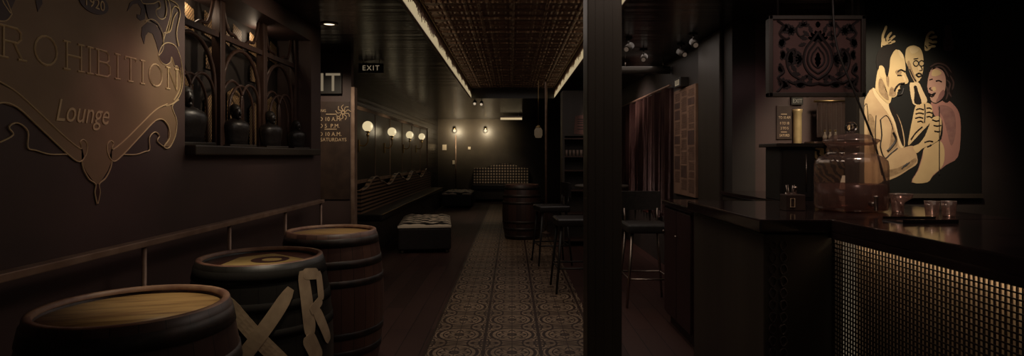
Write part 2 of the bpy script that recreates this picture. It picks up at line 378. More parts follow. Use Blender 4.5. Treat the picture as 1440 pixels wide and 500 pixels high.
# ------------------------------------------------------------ setting
def setting():
    bm = B(); box(bm, (-3.2,-1.2,-.12), (5.2,18.3,0)); struct('floor', bm, K['floor'])
    bm = B(); box(bm, (-.61,-.5,0), (.64,16.2,.006)); struct('floor', bm, K['tile'])
    bm = B(); box(bm, (-3.2,-1.2,2.5), (-.83,18.3,2.85)); struct('ceiling', bm, K['soffit'])
    bm = B(); box(bm, (.86,-1.2,2.5), (5.2,18.3,2.85)); struct('ceiling', bm, K['soffit'])
    bm = B(); box(bm, (-.83,11.5,2.5), (.86,18.3,2.85)); struct('ceiling', bm, K['soffit'])
    bm = B(); box(bm, (-.83,-1.2,2.7), (.86,11.5,2.85))
    y = -1.1
    while y < 11.4:
        prism(bm, [(-.79,y,2.701),(-.79,y+.035,2.701),(-.79,y+.024,2.684),(-.79,y+.011,2.684)], (1.61,0,0)); y += .305
    for k in range(5):
        x = -.60+.305*k; prism(bm, [(x-.015,-1.2,2.701),(x+.015,-1.2,2.701),(x+.008,-1.2,2.688),(x-.008,-1.2,2.688)], (0,12.6,0))
    struct('ceiling', bm, K['tin'])
    for sx, xa in ((1,-.83), (-1,.86)):     # tin cove lining the tray edges, with a slim crown line
        bm = B()
        prism(bm, [(xa, -1.2, 2.5), (xa+sx*.010, -1.2, 2.5), (xa+sx*.012, -1.2, 2.7), (xa, -1.2, 2.7)], (0, 12.7, 0))
        y = -1.15; r_ = random.Random(2)
        while y < 11.4:        # row of pressed tin leaves pointing down over the light
            d = .075+.02*math.sin(y*9)+r_.uniform(0,.03); x_ = xa+sx*.022
            prism(bm, [(x_,y,2.7),(x_,y+.085,2.7),(x_,y+.08,2.7-d*.55),(x_,y+.047,2.7-d*1.25),(x_,y+.028,2.7-d*.7),(x_,y+.012,2.7-d)], (sx*.006,0,0))
            y += .095
        struct('trim_1' if sx > 0 else 'trim_2', bm, K['tin'])
        bm = B(); tube(bm, [(xa+sx*.05,-1.2,2.692), (xa+sx*.05,11.5,2.692)], .009, 6)
        struct('trim_3' if sx > 0 else 'trim_4', bm, K['brass'])
    bm = B(); tube(bm, [(0.01,-1.2,2.697), (.01,11.5,2.697)], .006, 6); struct('trim_5', bm, K['brass'])
    # left: mural wall with the recess for the arched window
    y0, y1, z0, z1 = 3.10, 5.05, 1.42, 2.36
    bm = B()
    box(bm, (-1.95,-1.2,0), (-1.75,y0,2.5)); box(bm, (-1.95,y1,0), (-1.75,5.3,2.5))
    box(bm, (-1.95,y0,0), (-1.75,y1,z0)); box(bm, (-1.95,y0,z1), (-1.75,y1,2.5)); box(bm, (-2.1,y0-.05,z0-.05), (-2.06,y1+.05,z1+.05))
    box(bm, (-2.06,y0-.05,z0-.05), (-1.95,y0,z1+.05)); box(bm, (-2.06,y1,z0-.05), (-1.95,y1+.05,z1+.05))
    box(bm, (-2.06,y0,z1), (-1.95,y1,z1+.05)); box(bm, (-2.06,y0,z0-.05), (-1.95,y1,z0))
    struct('wall_left', bm, K['wall'])
    bm = B(); box(bm, (-1.7501,-1.2,0), (-1.735,5.3,.12)); struct('baseboard_left', bm, K['blackwood'])
    bm = B(); box(bm, (-2.5,5.3,0), (-2.3,18.3,2.5)); struct('wall_left', bm, K['lacquer'])
    bm = B(); box(bm, (-3.2,18.0,0), (5.2,18.3,2.5)); struct('wall_back', bm, K['backpaint'])
    bm = B(); box(bm, (-2.3,17.98,0), (1.9,18.0,.14)); struct('baseboard_back', bm, K['blackwood'])
    bm = B(); box(bm, (1.9,5.0,0), (2.1,18.3,2.5)); struct('wall_right', bm, K['wall_dark'])
    bm = B(); box(bm, (2.1,5.0,0), (5.2,5.2,2.5)); struct('wall_bar', bm, K['wall'])
    bm = B(); box(bm, (2.5,4.2,0), (5.2,4.35,2.5)); struct('wall_bar', bm, K['wall_dark'])
    bm = B(); box(bm, (5.0,-1.2,0), (5.2,4.2,2.5)); struct('wall_right', bm, K['wall_dark'])
    bm = B(); bbox(bm, (1.86,5.2,0), (1.9,5.8,2.5), .012); struct('trim_6', bm, K['blackwood'])
    # square pillar close to the camera on the right of the aisle
    p = thing('pillar', 'broad black square pillar rising from floor to ceiling right of the tiled aisle', 'pillar', (.48,3.09,0))
    bm = B(); bbox(bm, (-.09,-.09,0), (.09,.09,2.5), .008)
    for q in (-.045, 0, .045): box(bm, (q-.003,-.0915,.18), (q+.003,-.088,2.38))
    obj('shaft', bm, K['blackwood'], p)
    bm = B(); bbox(bm, (-.11,-.11,0), (.11,.11,.16), .01); obj('plinth', bm, K['blackwood'], p)
    bm = B(); bbox(bm, (-.11,-.11,2.4), (.11,.11,2.5), .01); obj('capital', bm, K['blackwood'], p)
setting()

# light strips
for x0, x1, nm in ((-.822,-.804,'left'), (.834,.852,'right')):
    t = thing('light_strip', 'warm glowing strip along the %s edge of the raised tin ceiling' % nm, 'light strip', ((x0+x1)/2, 5.2, 2.5), group='ceiling edge light strips')
    bm = B(); box(bm, (-.009,-6.3,0), (.009,6.3,.007)); obj('channel', bm, K['steel'], t)
    bm = B(); box(bm, (-.006,-6.28,.007), (.006,6.28,.125)); obj('wash_glow', bm, K['led'], t)  # glowing face made tall to stand in for led light washing the riser

# ------------------------------------------------------------ painted sign on the left wall
def sign():
    s = thing('wall_sign', 'ochre scrolled sign painted with a lounge name on the left wall', 'sign', (-1.75, 2.44, 1.7))
    inv = Matrix.Translation((1.75, -2.44, -1.7))
    YC = 2.44
    def P(q, lift=0):
        v = lw(*q); v.x += lift; return v
    def both(pts): return pts, [Vector((p.x, 2*YC-p.y, p.z)) for p in pts]
    field = [(135,262),(150,240),(156,226),(156,212),(162,208),(180,192),(199,172),(216,155),(232,149),(244,144),(252,130),(253,110),(250,97),
             (246,92),(244,94),(240,80),(238,87),(232,91),(225,87),(221,78),(222,66),(226,50),(220,36),(208,30),(203,16),(197,4),(188,-8),(170,-22),(150,-30),(135,-32)]
    right = [P(q) for q in field]
    left = [Vector((p.x, 2*YC-p.y, p.z)) for p in right[::-1]]
    right[0].y = YC; right[-1].y = YC
    bm = B(); prism(bm, right+left[1:-1], (.004,0,0)); bm.transform(inv); obj('painted_field', bm, K['field'], s)
    # maroon scroll shapes
    bm = B()
    shapes = [
     [(201,62),(197,50),(198,38),(206,31),(216,33),(224,44),(227,58),(222,75),(218,60),(213,47),(207,45),(203,50)],
     [(177,16),(181,4),(190,-2),(198,2),(203,15),(202,27),(196,29),(191,25),(191,20),(196,21),(197,12),(192,5),(185,6)],
     [(221,78),(226,65),(235,60),(246,66),(252,82),(255,105),(251,96),(246,92),(244,94),(240,80),(238,87),(232,91),(225,87)],
     [(203,6),(214,6),(220,14),(224,26),(233,24),(234,2),(240,10),(234,40),(229,52),(220,34),(207,26)],
    ]
    for q in shapes:
        for w_ in both([P(p, .004) for p in q]):
            bm = B(); prism(bm, w_, (.002,0,0)); bm.transform(inv); obj('scroll_shape', bm, K['maroon'], s)
    a, b = both([P(p) for p in [(234,146),(218,154),(199,172),(176.5,194.5),(159,209),(155.7,207),(152.5,222),(159,226.5),(171.7,217),(199,188),(216.6,170),(228,168),(236,178.5),(236,194.5),(229.4,205.7),(239,205.7),(245,191),(247,169),(240.6,149.6)]])
    for w_ in (a, b):
        bm2 = B(); prism(bm2, w_, (.004,0,0)); bm2.transform(inv); obj('bracket_scroll', bm2, K['field'], s)
    lines = [
     [(203,30),(212,27),(222,34),(228,50),(228,68),(222,78)],
     [(197,0),(200,5),(214,5),(222,2),(224,10),(218,14),(219,22),(225,27),(231,24),(233,12),(230,-6)],
     [(250,65),(247,45),(252,18),(246,9),(241,14),(238,32),(234,46),(229,46),(228,58)],
     [(228,58),(233,40),(238,20),(236,2),(228,-14)],
     [(235,46),(239,42),(243,26),(248,17)],
     [(238,0),(248,6),(252,18)],
     [(221,78),(226,65),(235,60),(246,66),(253,85),(256,110),(253,130),(244,144),(232,149)],
     [(252,95),(253.5,112),(251,127),(243,141)],
     [(221,78),(225,87),(232,91),(238,87),(240,80),(244,92),(248,93),(251,100)],
     [(234,146),(218,154),(199,172),(176.5,194.5),(159,209),(156,207),(158,201),(154,197.7),(149,204),(151,218),(159,226.5),(171.7,217),(199,188),(216.6,170),(228,168),(236,178.5),(237,194),(229.4,205.7),(237,207),(245,191),(247,169),(240.6,149.6),(250,140)],
     [(173,217),(190,217),(202,213),(209,210),(209,193),(216.6,185.5),(223,190.6),(220,198),(229,206)],
     [(156,225),(154,236),(147,250),(138,258.6),(139,270),(136,286)],
    ]
    bm = B()
    for q in lines:
        w = smooth_pts([P(p, .0045) for p in q], 4)
        a, b = both(w); tube(bm, a, .0030, 5); tube(bm, b, .0030, 5)
    bm.transform(inv); obj('gold_outline', bm, K['gold'], s)
    bm = B(); pts = smooth_pts([P(p) for p in [(136,258),(139.5,268),(136.5,287),(133,268)]], 4, True)
    prism(bm, pts, (.006,0,0)); bm.transform(inv); obj('pendant', bm, K['maroon'], s)
    # lettering: thin serif capitals
    G = {'P': ([[(0,0),(0,1)],[(0,1),(.4,1),(.52,.88),(.52,.62),(.4,.5),(0,.5)]], .55, [(0,0),(0,1)]),
         'R': ([[(0,0),(0,1)],[(0,1),(.4,1),(.52,.88),(.52,.66),(.4,.53),(0,.53)],[(.3,.53),(.56,0)]], .6, [(0,0),(0,1),(.56,0)]),
         'O': ([[(.5*math.sin(2*PI*k/16)*.76+.38, .5-.5*math.cos(2*PI*k/16)) for k in range(17)]], .76, []),
         'H': ([[(0,0),(0,1)],[(.55,0),(.55,1)],[(0,.52),(.55,.52)]], .55, [(0,0),(0,1),(.55,0),(.55,1)]),
         'I': ([[(0,0),(0,1)]], .0, [(0,0),(0,1)]),
         'B': ([[(0,0),(0,1)],[(0,1),(.36,1),(.47,.88),(.47,.66),(.36,.54),(0,.54)],[(.36,.54),(.52,.42),(.52,.12),(.4,0),(0,0)]], .52, [(0,0),(0,1)]),
         'T': ([[(.28,0),(.28,1)],[(0,1),(.56,1)],[(0,1),(0,.88)],[(.56,1),(.56,.88)]], .56, [(.28,0)]),
         'N': ([[(0,0),(0,1)],[(0,1),(.56,0)],[(.56,0),(.56,1)]], .56, [(0,0),(0,1),(.56,1)])}
    def word(txt, hgt, gap):
        out = []; x = 0
        for c in txt:
            st, w, ser = G[c]
            for k in st: out.append([((x+a)*hgt, b*hgt) for a, b in k])
            for (a, b) in ser: out.append([((x+a-.13)*hgt, b*hgt), ((x+a+.13)*hgt, b*hgt)])
            x += w+gap
        return out, (x-gap)*hgt
    st, wd = word('PROHIBITION', .108, .36)
    k = 1.15/wd
    bm = B()
    for q in st:
        tube(bm, [Vector((-1.7455, YC-.575+a*k, 1.70+b)) for a, b in q], .0044, 5)
    bm.transform(inv); obj('lettering', bm, K['gold'], s)
    bm = B(); add_text(bm, 'Lounge', .125, Matrix.Translation((-1.7445, 2.21, 1.495)) @ LEFTW, shear=.3, depth=.003, sx=.8)
    bm.transform(inv); obj('lettering', bm, K['gold'], s)
    # date badge
    c = lw(130, 4); bm = B()
    prism(bm, [Vector((-1.746, c.y+.085*math.cos(2*PI*i/28), c.z+.045*math.sin(2*PI*i/28)-.0)) for i in range(28)], (.004,0,0)); bm.transform(inv)
    bd = obj('badge', bm, K['maroon'], s)
    bm = B(); add_text(bm, '1920', .062, Matrix.Translation((-1.741, c.y, c.z-.022)) @ LEFTW, depth=.002, align='CENTER')
    bm.transform(inv); obj('lettering', bm, K['gold'], bd)
sign()

# ------------------------------------------------------------ arched leaded window on the left wall
def arch_window():
    y0, y1, z0, z1 = 3.10, 5.05, 1.42, 2.36
    w = B(); box(w, (-2.055,y0,z0), (-2.045,y1,z1)); win = struct('window_1', w, K['wall_dark'])
    bm = B()
    bays = 3; bw = (y1-y0)/bays
    pane = B()
    for i in range(bays):
        a = y0+i*bw
        # post with a capital between bays
        bbox(bm, (-1.93, a-.03, z0), (-1.87, a+.035, z1), .006)
        # fanned arch ribs
        for (c0, c1, hh, r) in ((a+.05, a+bw-.05, .62, .014), (a+.05, a+bw*.52, .48, .01), (a+bw*.48, a+bw-.05, .48, .01), (a+.14, a+bw-.14, .38, .009)):
            cyy, rr = (c0+c1)/2, (c1-c0)/2
            pts = [(-1.9, c0, z0)]+[(-1.9, cyy-rr*math.cos(PI*k/14), z0+hh*.62+rr*1.05*math.sin(PI*k/14)) for k in range(15)]+[(-1.9, c1, z0)]
            tube(bm, pts, r, 6)
        for s_ in (-1, 1):
            pts = [(-1.9, a+bw/2, z0+.70), (-1.9, a+bw/2+s_*.1, z0+.76), (-1.9, a+bw/2+s_*.2, z0+.78), (-1.9, a+bw/2+s_*.27, z1)]
            tube(bm, smooth_pts(pts, 4), .012, 6)
        box(bm, (-1.91, a, z0+.70), (-1.88, a+bw, z0+.735))
        # amber panes behind: low pair and high lights
        for (u, v, b0, b1) in ((.12,.40,0,.36), (.58,.90,0,.44), (.14,.34,.52,.68)):
            prism(pane, [Vector((-2.03, a+bw*u, z0+b0)), Vector((-2.03, a+bw*v, z0+b0)), Vector((-2.03, a+bw*v, z0+b1-.05)), Vector((-2.03, a+bw*(u+v)/2, z0+b1)), Vector((-2.03, a+bw*u, z0+b1-.05))], (.004,0,0))
        for (u, v) in ((.10,.30), (.42,.50), (.55,.63), (.70,.92)):
            prism(pane, [Vector((-2.03, a+bw*u, z0+.74)), Vector((-2.03, a+bw*v, z0+.72)), Vector((-2.03, a+bw*(v-.01), z0+.87)), Vector((-2.03, a+bw*(u+.02), z0+.9))], (.004,0,0))
    bbox(bm, (-1.93, y1-.05, z0), (-1.87, y1, z1), .006)
    obj('window_frame', bm, K['dkwood'], win)
    obj('leaded_pane', pane, K['lattice'], win)
    bm = B(); bbox(bm, (-1.95, 3.10, z0-.055), (-1.69, 5.12, z0), .008)
    o = struct('window_1', bm, K['blackwood']); 
    o.name = 'trim_7'
    # dark busts standing on the sill
    def bust(loc, sc, label, rz=0):
        t = thing('bust', label, 'bust', loc, rz, 'dark busts on the window sill')
        t.scale = (sc,)*3
        bm = B(); bbox(bm, (-.1,-.15,0), (.1,.15,.02), .004); obj('plinth', bm, K['blackwood'], t)
        bm = B()
        prof = [(0,.0),(.125,.0),(.12,.06),(.135,.14),(.142,.19),(.125,.225),(.07,.25),(.04,.262),(.036,.28)]
        tmp = B(); lathe(tmp, prof, 20); merge(bm, tmp, Matrix.Diagonal((.62,1,1,1)))
        ball(bm, (0.005,0,.312), .052, s=(1.0,.82,1.25)); ball(bm, (.055,0,.305), .011, s=(1,.8,1.6))
        ball(bm, (.04,0,.27), .018)
        ball(bm, (.0,.045,.305), .011, s=(.7,.5,1.3)); ball(bm, (.0,-.045,.305), .011, s=(.7,.5,1.3))
        obj('figure', bm, K['leather'], t)
        bm = B(); ball(bm, (-.012,0,.338), .056, s=(1,.9,1.05)); obj('hair', bm, K['black'], t)
        return t
    bust((-1.84,3.27,z0), .85, 'largest dark bust at the near end of the arched window sill', -.5)
    bust((-1.84,3.86,z0), .72, 'dark bust standing at the middle of the arched window sill', -.4)
    bust((-1.84,4.42,z0), .72, 'dark bust third along the arched window sill, past the middle one', -.4)
    bust((-1.84,4.95,z0), .62, 'smallest dark bust at the far end of the arched window sill', -.4)
arch_window()

# ------------------------------------------------------------ handrail
def handrail():
    t = thing('handrail', 'flat steel handrail on thin posts running along the left wall', 'handrail', (-1.6,3.3,0))
    bm = B(); bbox(bm, (-.026,-1.8,.968), (.026,1.57,.996), .004); obj('rail', bm, K['railsteel'], t)
    for y in (1.74, 2.52, 3.28, 4.09, 4.85):
        bm = B(); tube(bm, [(0,y-3.3,.008),(0,y-3.3,.966)], .0105, 10); p = obj('post', bm, K['railsteel'], t)
        bm = B(); lathe(bm, [(0,0),(.04,0),(.04,.006),(.014,.01),(.012,.03)], 18, (0,y-3.3,0)); obj('base_plate', bm, K['railsteel'], p)
K['railsteel'] = mottled('worn brown steel', (.26,.16,.11), (.38,.25,.18), 12, .45, metal=.3)
handrail()

# ------------------------------------------------------------ barrels
def R_at(z, H=.89, rh=.275, rb=.325):
    q = (z/H-.5)*2; return rb-(rb-rh)*q*q
def barrel(loc, rz, label, kind):
    t = thing('barrel', label, 'barrel', loc, rz)
    H = .89
    bm = B(); prof = [(0,.03),(.25,.03),(R_at(0)-.022,0),(R_at(0),0)]+[(R_at(H*k/22), H*k/22) for k in range(1,23)]
    prof += [(R_at(H)-.02, H), (R_at(H)-.024, H-.032)]
    lathe(bm, prof, 64)
    body = {'wood': K['staves'], 'black': K['staves_black'], 'dark': K['staves_dark']}[kind]
    obj('body', bm, body, t)
    bm = B(); lathe(bm, [(R_at(H)-.0235,H-.012),(R_at(H)-.0205,H+.003),(R_at(H)-.002,H+.003),(R_at(H)+.0015,H-.012)], 64)
    obj('rim', bm, K['rim'], t)
    bm = B(); lathe(bm, [(0,H-.03),(R_at(H)-.022,H-.03),(R_at(H)-.022,H-.022),(0,H-.022)], 48)
    hd = obj('head', bm, K['head'] if kind != 'black' else K['head_paint'], t)
    for (a, b) in ((.025,.075),(.155,.2),(.27,.31),(.58,.62),(.69,.735),(.815,.865)):
        if kind == 'black' and a in (.69,.58): pass
        bm = B(); lathe(bm, [(R_at(a)-.004,a),(R_at(a)+.0035,a),(R_at((a+b)/2)+.0035,(a+b)/2),(R_at(b)+.0035,b),(R_at(b)-.004,b)], 64)
        obj('hoop', bm, K['iron'] if kind != 'black' else K['hoop_black'], t)
    return t, hd
K['head_paint'] = mottled('dark red painted head', (.075,.022,.016), (.16,.06,.035), 6, .4)
K['hoop_black'] = node_mat('black painted hoop', (.014,.012,.010), .8, 0, .15)
K['ochre'] = mottled('ochre paint', (.42,.28,.09), (.55,.38,.15), 8, .5)
K['tape'] = mottled('beige brush paint', (.38,.27,.17), (.6,.44,.28), 9, .6)
b1, _ = barrel((-1.20,1.84,0), .25, 'natural oak barrel nearest the camera at the bottom left, its pale head bare', 'dark')
b2, h2 = barrel((-1.18,2.73,0), .0, 'black painted barrel with a big X on its side and a painted head', 'black')
b3, _ = barrel((-1.15,3.70,0), .1, 'brown oak barrel with dark hoops behind the black painted barrel', 'wood')
def strip_on_barrel(bm, a0, z0, a1, z1, w, lift=.005, n=14):
    """brush stroke from (angle,z) to (angle,z) laid on the bulging side; angle 0 faces the camera, plus is to the right"""
    base = math.atan2(-2.73, 1.18)
    r0 = .32; d = Vector(((a1-a0)*r0, z1-z0)); ln = d.length; d.normalize(); nrm = Vector((-d.y, d.x))
    grid = []
    for i in range(n+1):
        row = []
        for j in range(5):
            s = (j/4-.5)*w
            e = min(1, math.sqrt(max(0, 1-(abs(i/n-.5)*2)**8)))
            if i in (0, n): e = .55
            q = Vector((a0*r0, z0))+d*ln*i/n+nrm*s*e
            a, z = base+q.x/r0, q.y
            rr = R_at(z)+lift
            row.append(bm.verts.new((rr*math.cos(a), rr*math.sin(a), z)))
        grid.append(row)
    for i in range(n):
        for j in range(4):
            bm.faces.new((grid[i][j], grid[i+1][j], grid[i+1][j+1], grid[i][j+1]))
def deep(bm, d=.0012):
    bmesh.ops.recalc_face_normals(bm, faces=bm.faces)
    bmesh.ops.solidify(bm, geom=bm.faces[:], thickness=-d)
bm = B()
strip_on_barrel(bm, -.47,.765, .36,.44, .062); strip_on_barrel(bm, .40,.785, -.42,.44, .062, .0056)
deep(bm); obj('painted_letter', bm, K['tape'], b2)['label'] = 'beige letter X'
bm = B()
strip_on_barrel(bm, .62,.85, .66,.56, .066); strip_on_barrel(bm, .62,.835, .95,.82, .05, .0056); strip_on_barrel(bm, .96,.83, .93,.70, .05, .006)
strip_on_barrel(bm, .93,.705, .68,.665, .045, .0063); strip_on_barrel(bm, .78,.67, 1.06,.50, .055, .0066); strip_on_barrel(bm, .60,.57, .80,.44, .07, .0069)
deep(bm); obj('painted_letter', bm, K['tape'], b2)['label'] = 'beige letter R'
# picture on the head of the black barrel
bm = B(); zt = .869
prism(bm, [(-.13,-.16,zt),(.10,-.13,zt),(.235,.0,zt),(.10,.10,zt),(-.02,.19,zt),(-.14,.08,zt)][::1], (0,0,.0008))
obj('painted_diamond', bm, K['ochre'], h2)
bm = B(); prism(bm, [(.035+.085*math.cos(2*PI*i/26), .015+.085*math.sin(2*PI*i/26), zt+.0009) for i in range(26)], (0,0,.0008))
obj('painted_ring', bm, K['maroon'], h2)
bm = B(); prism(bm, [(.045+.045*math.cos(2*PI*i/20), .01+.04*math.sin(2*PI*i/20), zt+.0018) for i in range(20)], (0,0,.0008))
obj('painted_dot', bm, K['ochre'], h2)
bm = B(); lathe(bm, [(0,.866),(.0,.867)], 3) if False else None
b4, _ = barrel((.165,9.6,0), .3, 'dark barrel standing on the tiled aisle in front of the checked sofa', 'dark')

# ------------------------------------------------------------ downlights
def downlight(x, y, label, on=True):
    t = thing('downlight', label, 'ceiling light', (x,y,2.5), group=None)
    bm = B(); lathe(bm, [(.055,0),(.075,0),(.075,-.008),(.052,-.012),(.048,0)], 28); obj('trim_ring', bm, K['steel'], t)
    bm = B(); lathe(bm, [(0,-.003),(.05,-.003),(.05,-.001),(0,-.001)], 24); obj('lamp', bm, K['bulb'], t)
    return t
downlight(-1.577, 5.0, 'bright round downlight in the left ceiling above the end of the plum wall')

# ------------------------------------------------------------ notice partition with exit sign
def notices():
    Y = 6.4
    bm = B(); box(bm, (-2.3,Y,0), (-1.775,Y+.09,2.5)); struct('wall_partition', bm, K['wall'])
    bpy.data.objects['wall_partition'].name = 'wall_middle'
    bm = B(); bbox(bm, (-1.775,Y-.015,0), (-1.735,Y+.10,2.12), .004); struct('trim_8', bm, K['railsteel'])
    # parking notice
    t = thing('notice_board', 'brown notice with pale parking hours lettering on the wall beyond the railing', 'notice', (-2.0,Y,1.6))
    bm = B(); bbox(bm, (-.27,-.012,-.72), (.21,0,.36), .003); obj('board', bm, K['noticebrown'], t)
    bm = B()
    zz = lambda y: EYE+(CY-y)/F*Y-1.6
    xx = lambda x: (x-CX)/F*Y+2.0
    for s, x, y, sz in (('NO PARKING', 428,157.5,.042), ('8 TO 10 A.M.', 438,170,.062), ('3 TO 5  P.M.', 438,179.5,.062), ('8 TO 10 A.M.', 438,191,.062), ('SATURDAYS', 451,198.5,.055)):
        add_text(bm, s, sz, Matrix.Translation((xx(x), -.0135, zz(y))) @ FRONT, depth=.002, sx=.92, spacing=1.05)
    obj('lettering', bm, K['letters'], t)
    for y, a, b in ((161,459,474), (182,457,474)):
        bm = B(); box(bm, (xx(a),-.0145,zz(y)), (xx(b),-.0125,zz(y)+.008)); obj('dividing_line', bm, K['letters'], t)
    bm = B(); c = (xx(483), zz(158))
    for k in range(9):
        a = 2*PI*k/9; tube(bm, smooth_pts([(c[0]+.02*math.cos(a), -.0135, c[1]+.02*math.sin(a)), (c[0]+.06*math.cos(a+.5), -.0135, c[1]+.06*math.sin(a+.5)), (c[0]+.085*math.cos(a+.1), -.0135, c[1]+.085*math.sin(a+.1))], 3), .004, 5)
    tube(bm, [(c[0]+.018*math.cos(2*PI*k/10), -.0135, c[1]+.018*math.sin(2*PI*k/10)) for k in range(10)], .005, 5, closed=True)
    obj('floral_ornament', bm, K['letters'], t)
    # upper exit sign
    t = thing('exit_sign', 'black exit sign with tall pale letters above the parking notice', 'sign', (-2.0,Y,2.17))
    bm = B(); bbox(bm, (-.295,-.05,-.13), (.13,0,.13), .005); obj('housing', bm, K['black'], t)
    bm = B(); add_text(bm, 'EXIT', .285, Matrix.Translation((xx(481)+.0, -.052, -.10)) @ FRONT, depth=.003, sx=.98, align='RIGHT'); obj('lettering', bm, K['lit_letters'], t)
    # hanging exit sign further along
    t = thing('exit_sign', 'small exit sign hanging under the glossy ceiling before the globe lamps', 'sign', (-1.70,7.0,2.42))
    bm = B(); bbox(bm, (-.15,-.02,-.06), (.15,.02,.055), .004); obj('housing', bm, K['black'], t)
    bm = B(); add_text(bm, 'EXIT', .085, Matrix.Translation((0,-.0225,-.03)) @ FRONT, depth=.003, spacing=1.25, align='CENTER'); obj('lettering', bm, K['lit_letters'], t)
    for x in (-.1,.1):
        bm = B(); tube(bm, [(x,0,.055),(x,0,.08)], .005, 6); obj('hanger', bm, K['steel'], t)
K['noticebrown'] = mottled('brown notice print', (.035,.019,.013), (.065,.036,.024), 6, .5)
K['letters'] = node_mat('pale lettering', (.7,.5,.3), .5)
notices()

# ------------------------------------------------------------ left alcove: mirror wall, globe lamps, banquette
def alcove():
    t = thing('mirror', 'long dark mirror panel in a brass edged frame behind the globe lamps', 'mirror', (-2.3,12.0,1.5))
    bm = B(); box(bm, (0,-3.5,-.5), (.012,3.6,.55)); obj('glass', bm, K['mirror'], t)
    bm = B(); box(bm, (0,-3.55,.55), (.03,3.65,.6)); box(bm, (0,-3.55,-.55), (.03,3.65,-.5)); box(bm, (0,-3.55,-.55), (.03,-3.5,.6)); box(bm, (0,3.6,-.55), (.03,3.65,.6))
    for k in range(1,6): box(bm, (.012,-3.5+k*1.18,-.5), (.02,-3.485+k*1.18,.55))
    obj('frame', bm, K['railsteel'], t)
    names = ['nearest lit globe lamp on the mirror wall, the largest of four', 'second lit globe lamp along the mirror wall from the exit sign',
             'third lit globe lamp along the mirror wall from the exit sign', 'farthest lit globe lamp on the mirror wall, the smallest of four']
    g = None
    for i, (y, z) in enumerate(((8.63,1.80),(10.37,1.79),(12.17,1.80),(13.8,1.82))):
        if g is None:
            g = thing('wall_lamp', names[0], 'wall lamp', (-2.288,y,z), group='globe lamps on the mirror wall')
            bm = B(); ball(bm, (.14,0,0), .078, seg=28); obj('globe', bm, K['globe'], g)
            bm = B(); lathe(bm, [(0,-.15),(.018,-.15),(.024,-.12),(.012,-.1),(.03,-.085),(.042,-.07),(0,-.07)], 20, (.14,0,0)); obj('holder', bm, K['brass'], g)
            bm = B(); tube(bm, smooth_pts([(.018,0,-.28),(.09,0,-.29),(.14,0,-.23),(.14,0,-.14)], 4), .009, 8)
            bbox(bm, (0.0,-.03,-.38), (.02,.03,-.2), .005); obj('bracket', bm, K['brass'], g)
        else: dup(g, (-2.288,y,z), 0, names[i])
    # banquette: seat box plus scrolled striped back
    t = thing('banquette', 'long built in bench with striped wavy topped back under the globe lamps', 'bench', (-2.295,12.0,0))
    bm = B(); box(bm, (0,-3.7,.0), (.40,3.6,.42)); obj('base', bm, K['blackwood'], t)
    bm = B(); bbox(bm, (.0,-3.7,.42), (.43,3.6,.52), .03, seg=3); obj('seat', bm, K['leather'], t)
    bm = B(); tube(bm, [(.432,-3.68,.515),(.432,3.58,.515)], .007, 6); obj('piping', bm, K['brass'], t)
    prof = []; n = 4; per = 7.2/n
    for i in range(n):
        y0 = -3.65+i*per
        for u, z in ((0,.86),(.12,.865),(.25,.90),(.36,.97),(.46,1.02),(.56,1.03),(.64,.99),(.68,.945),(.74,.935),(.84,.92)):
            prof.append((y0+u*per, z))
    prof.append((3.55,.87))
    top = smooth_pts([(.05, y, z) for y, z in prof], 3)
    bm = B(); prism(bm, [(.05,-3.65,.52)]+[tuple(p) for p in top]+[(.05,3.55,.52)], (.07,0,0)); obj('back', bm, K['slats'], t)
    bm = B(); tube(bm, [p+Vector((.07,0,.0)) for p in top], .012, 8); obj('top_bead', bm, K['dkwood2'], t)
K['mirror'] = node_mat('smoked glass', (.022,.017,.014), .3)
K['dkwood2'] = node_mat('polished brown wood', (.2,.12,.08), .3)
alcove()

def ottoman(loc, rz, label, sx, sy):
    t = thing('ottoman', label, 'ottoman', loc, rz, None)
    bm = B(); bbox(bm, (-sx/2,-sy/2,.05), (sx/2,sy/2,.36), .03, seg=3); obj('base', bm, K['leather'], t)
    bm = B(); nx, ny = 18, 30
    g = [[None]*(ny+1) for _ in range(nx+1)]
    for i in range(nx+1):
        for j in range(ny+1):
            x, y = -sx/2+sx*i/nx, -sy/2+sy*j/ny
            e = min(1, min(i, nx-i)/2.5)*min(1, min(j, ny-j)/2.5)
            z = .385+.05*math.sqrt(e)-.012*e*(math.cos(x*2*PI/.24)*math.cos(y*2*PI/.24)+1)
            g[i][j] = bm.verts.new((x,y,z))
    for i in range(nx):
        for j in range(ny):
            f = bm.faces.new((g[i][j], g[i+1][j], g[i+1][j+1], g[i][j+1])); f.smooth = True
    box(bm, (-sx/2,-sy/2,.36), (sx/2,sy/2,.384)); obj('cushion', bm, K['zebra'], t, recalc=False)
    for a in (-1,1):
        for b in (-1,1):
            bm = B(); lathe(bm, [(0,0),(.02,0),(.03,.05),(0,.05)], 12, (a*(sx/2-.06), b*(sy/2-.06), 0)); obj('foot', bm, K['blackwood'], t)
ottoman((-1.30,8.75,0), .12, 'long low zebra topped ottoman near the brown oak barrel', .74, 1.35)
ottoman((-1.44,15.7,0), 0, 'zebra topped ottoman far down the room beside the checked sofa', .76, 1.3)

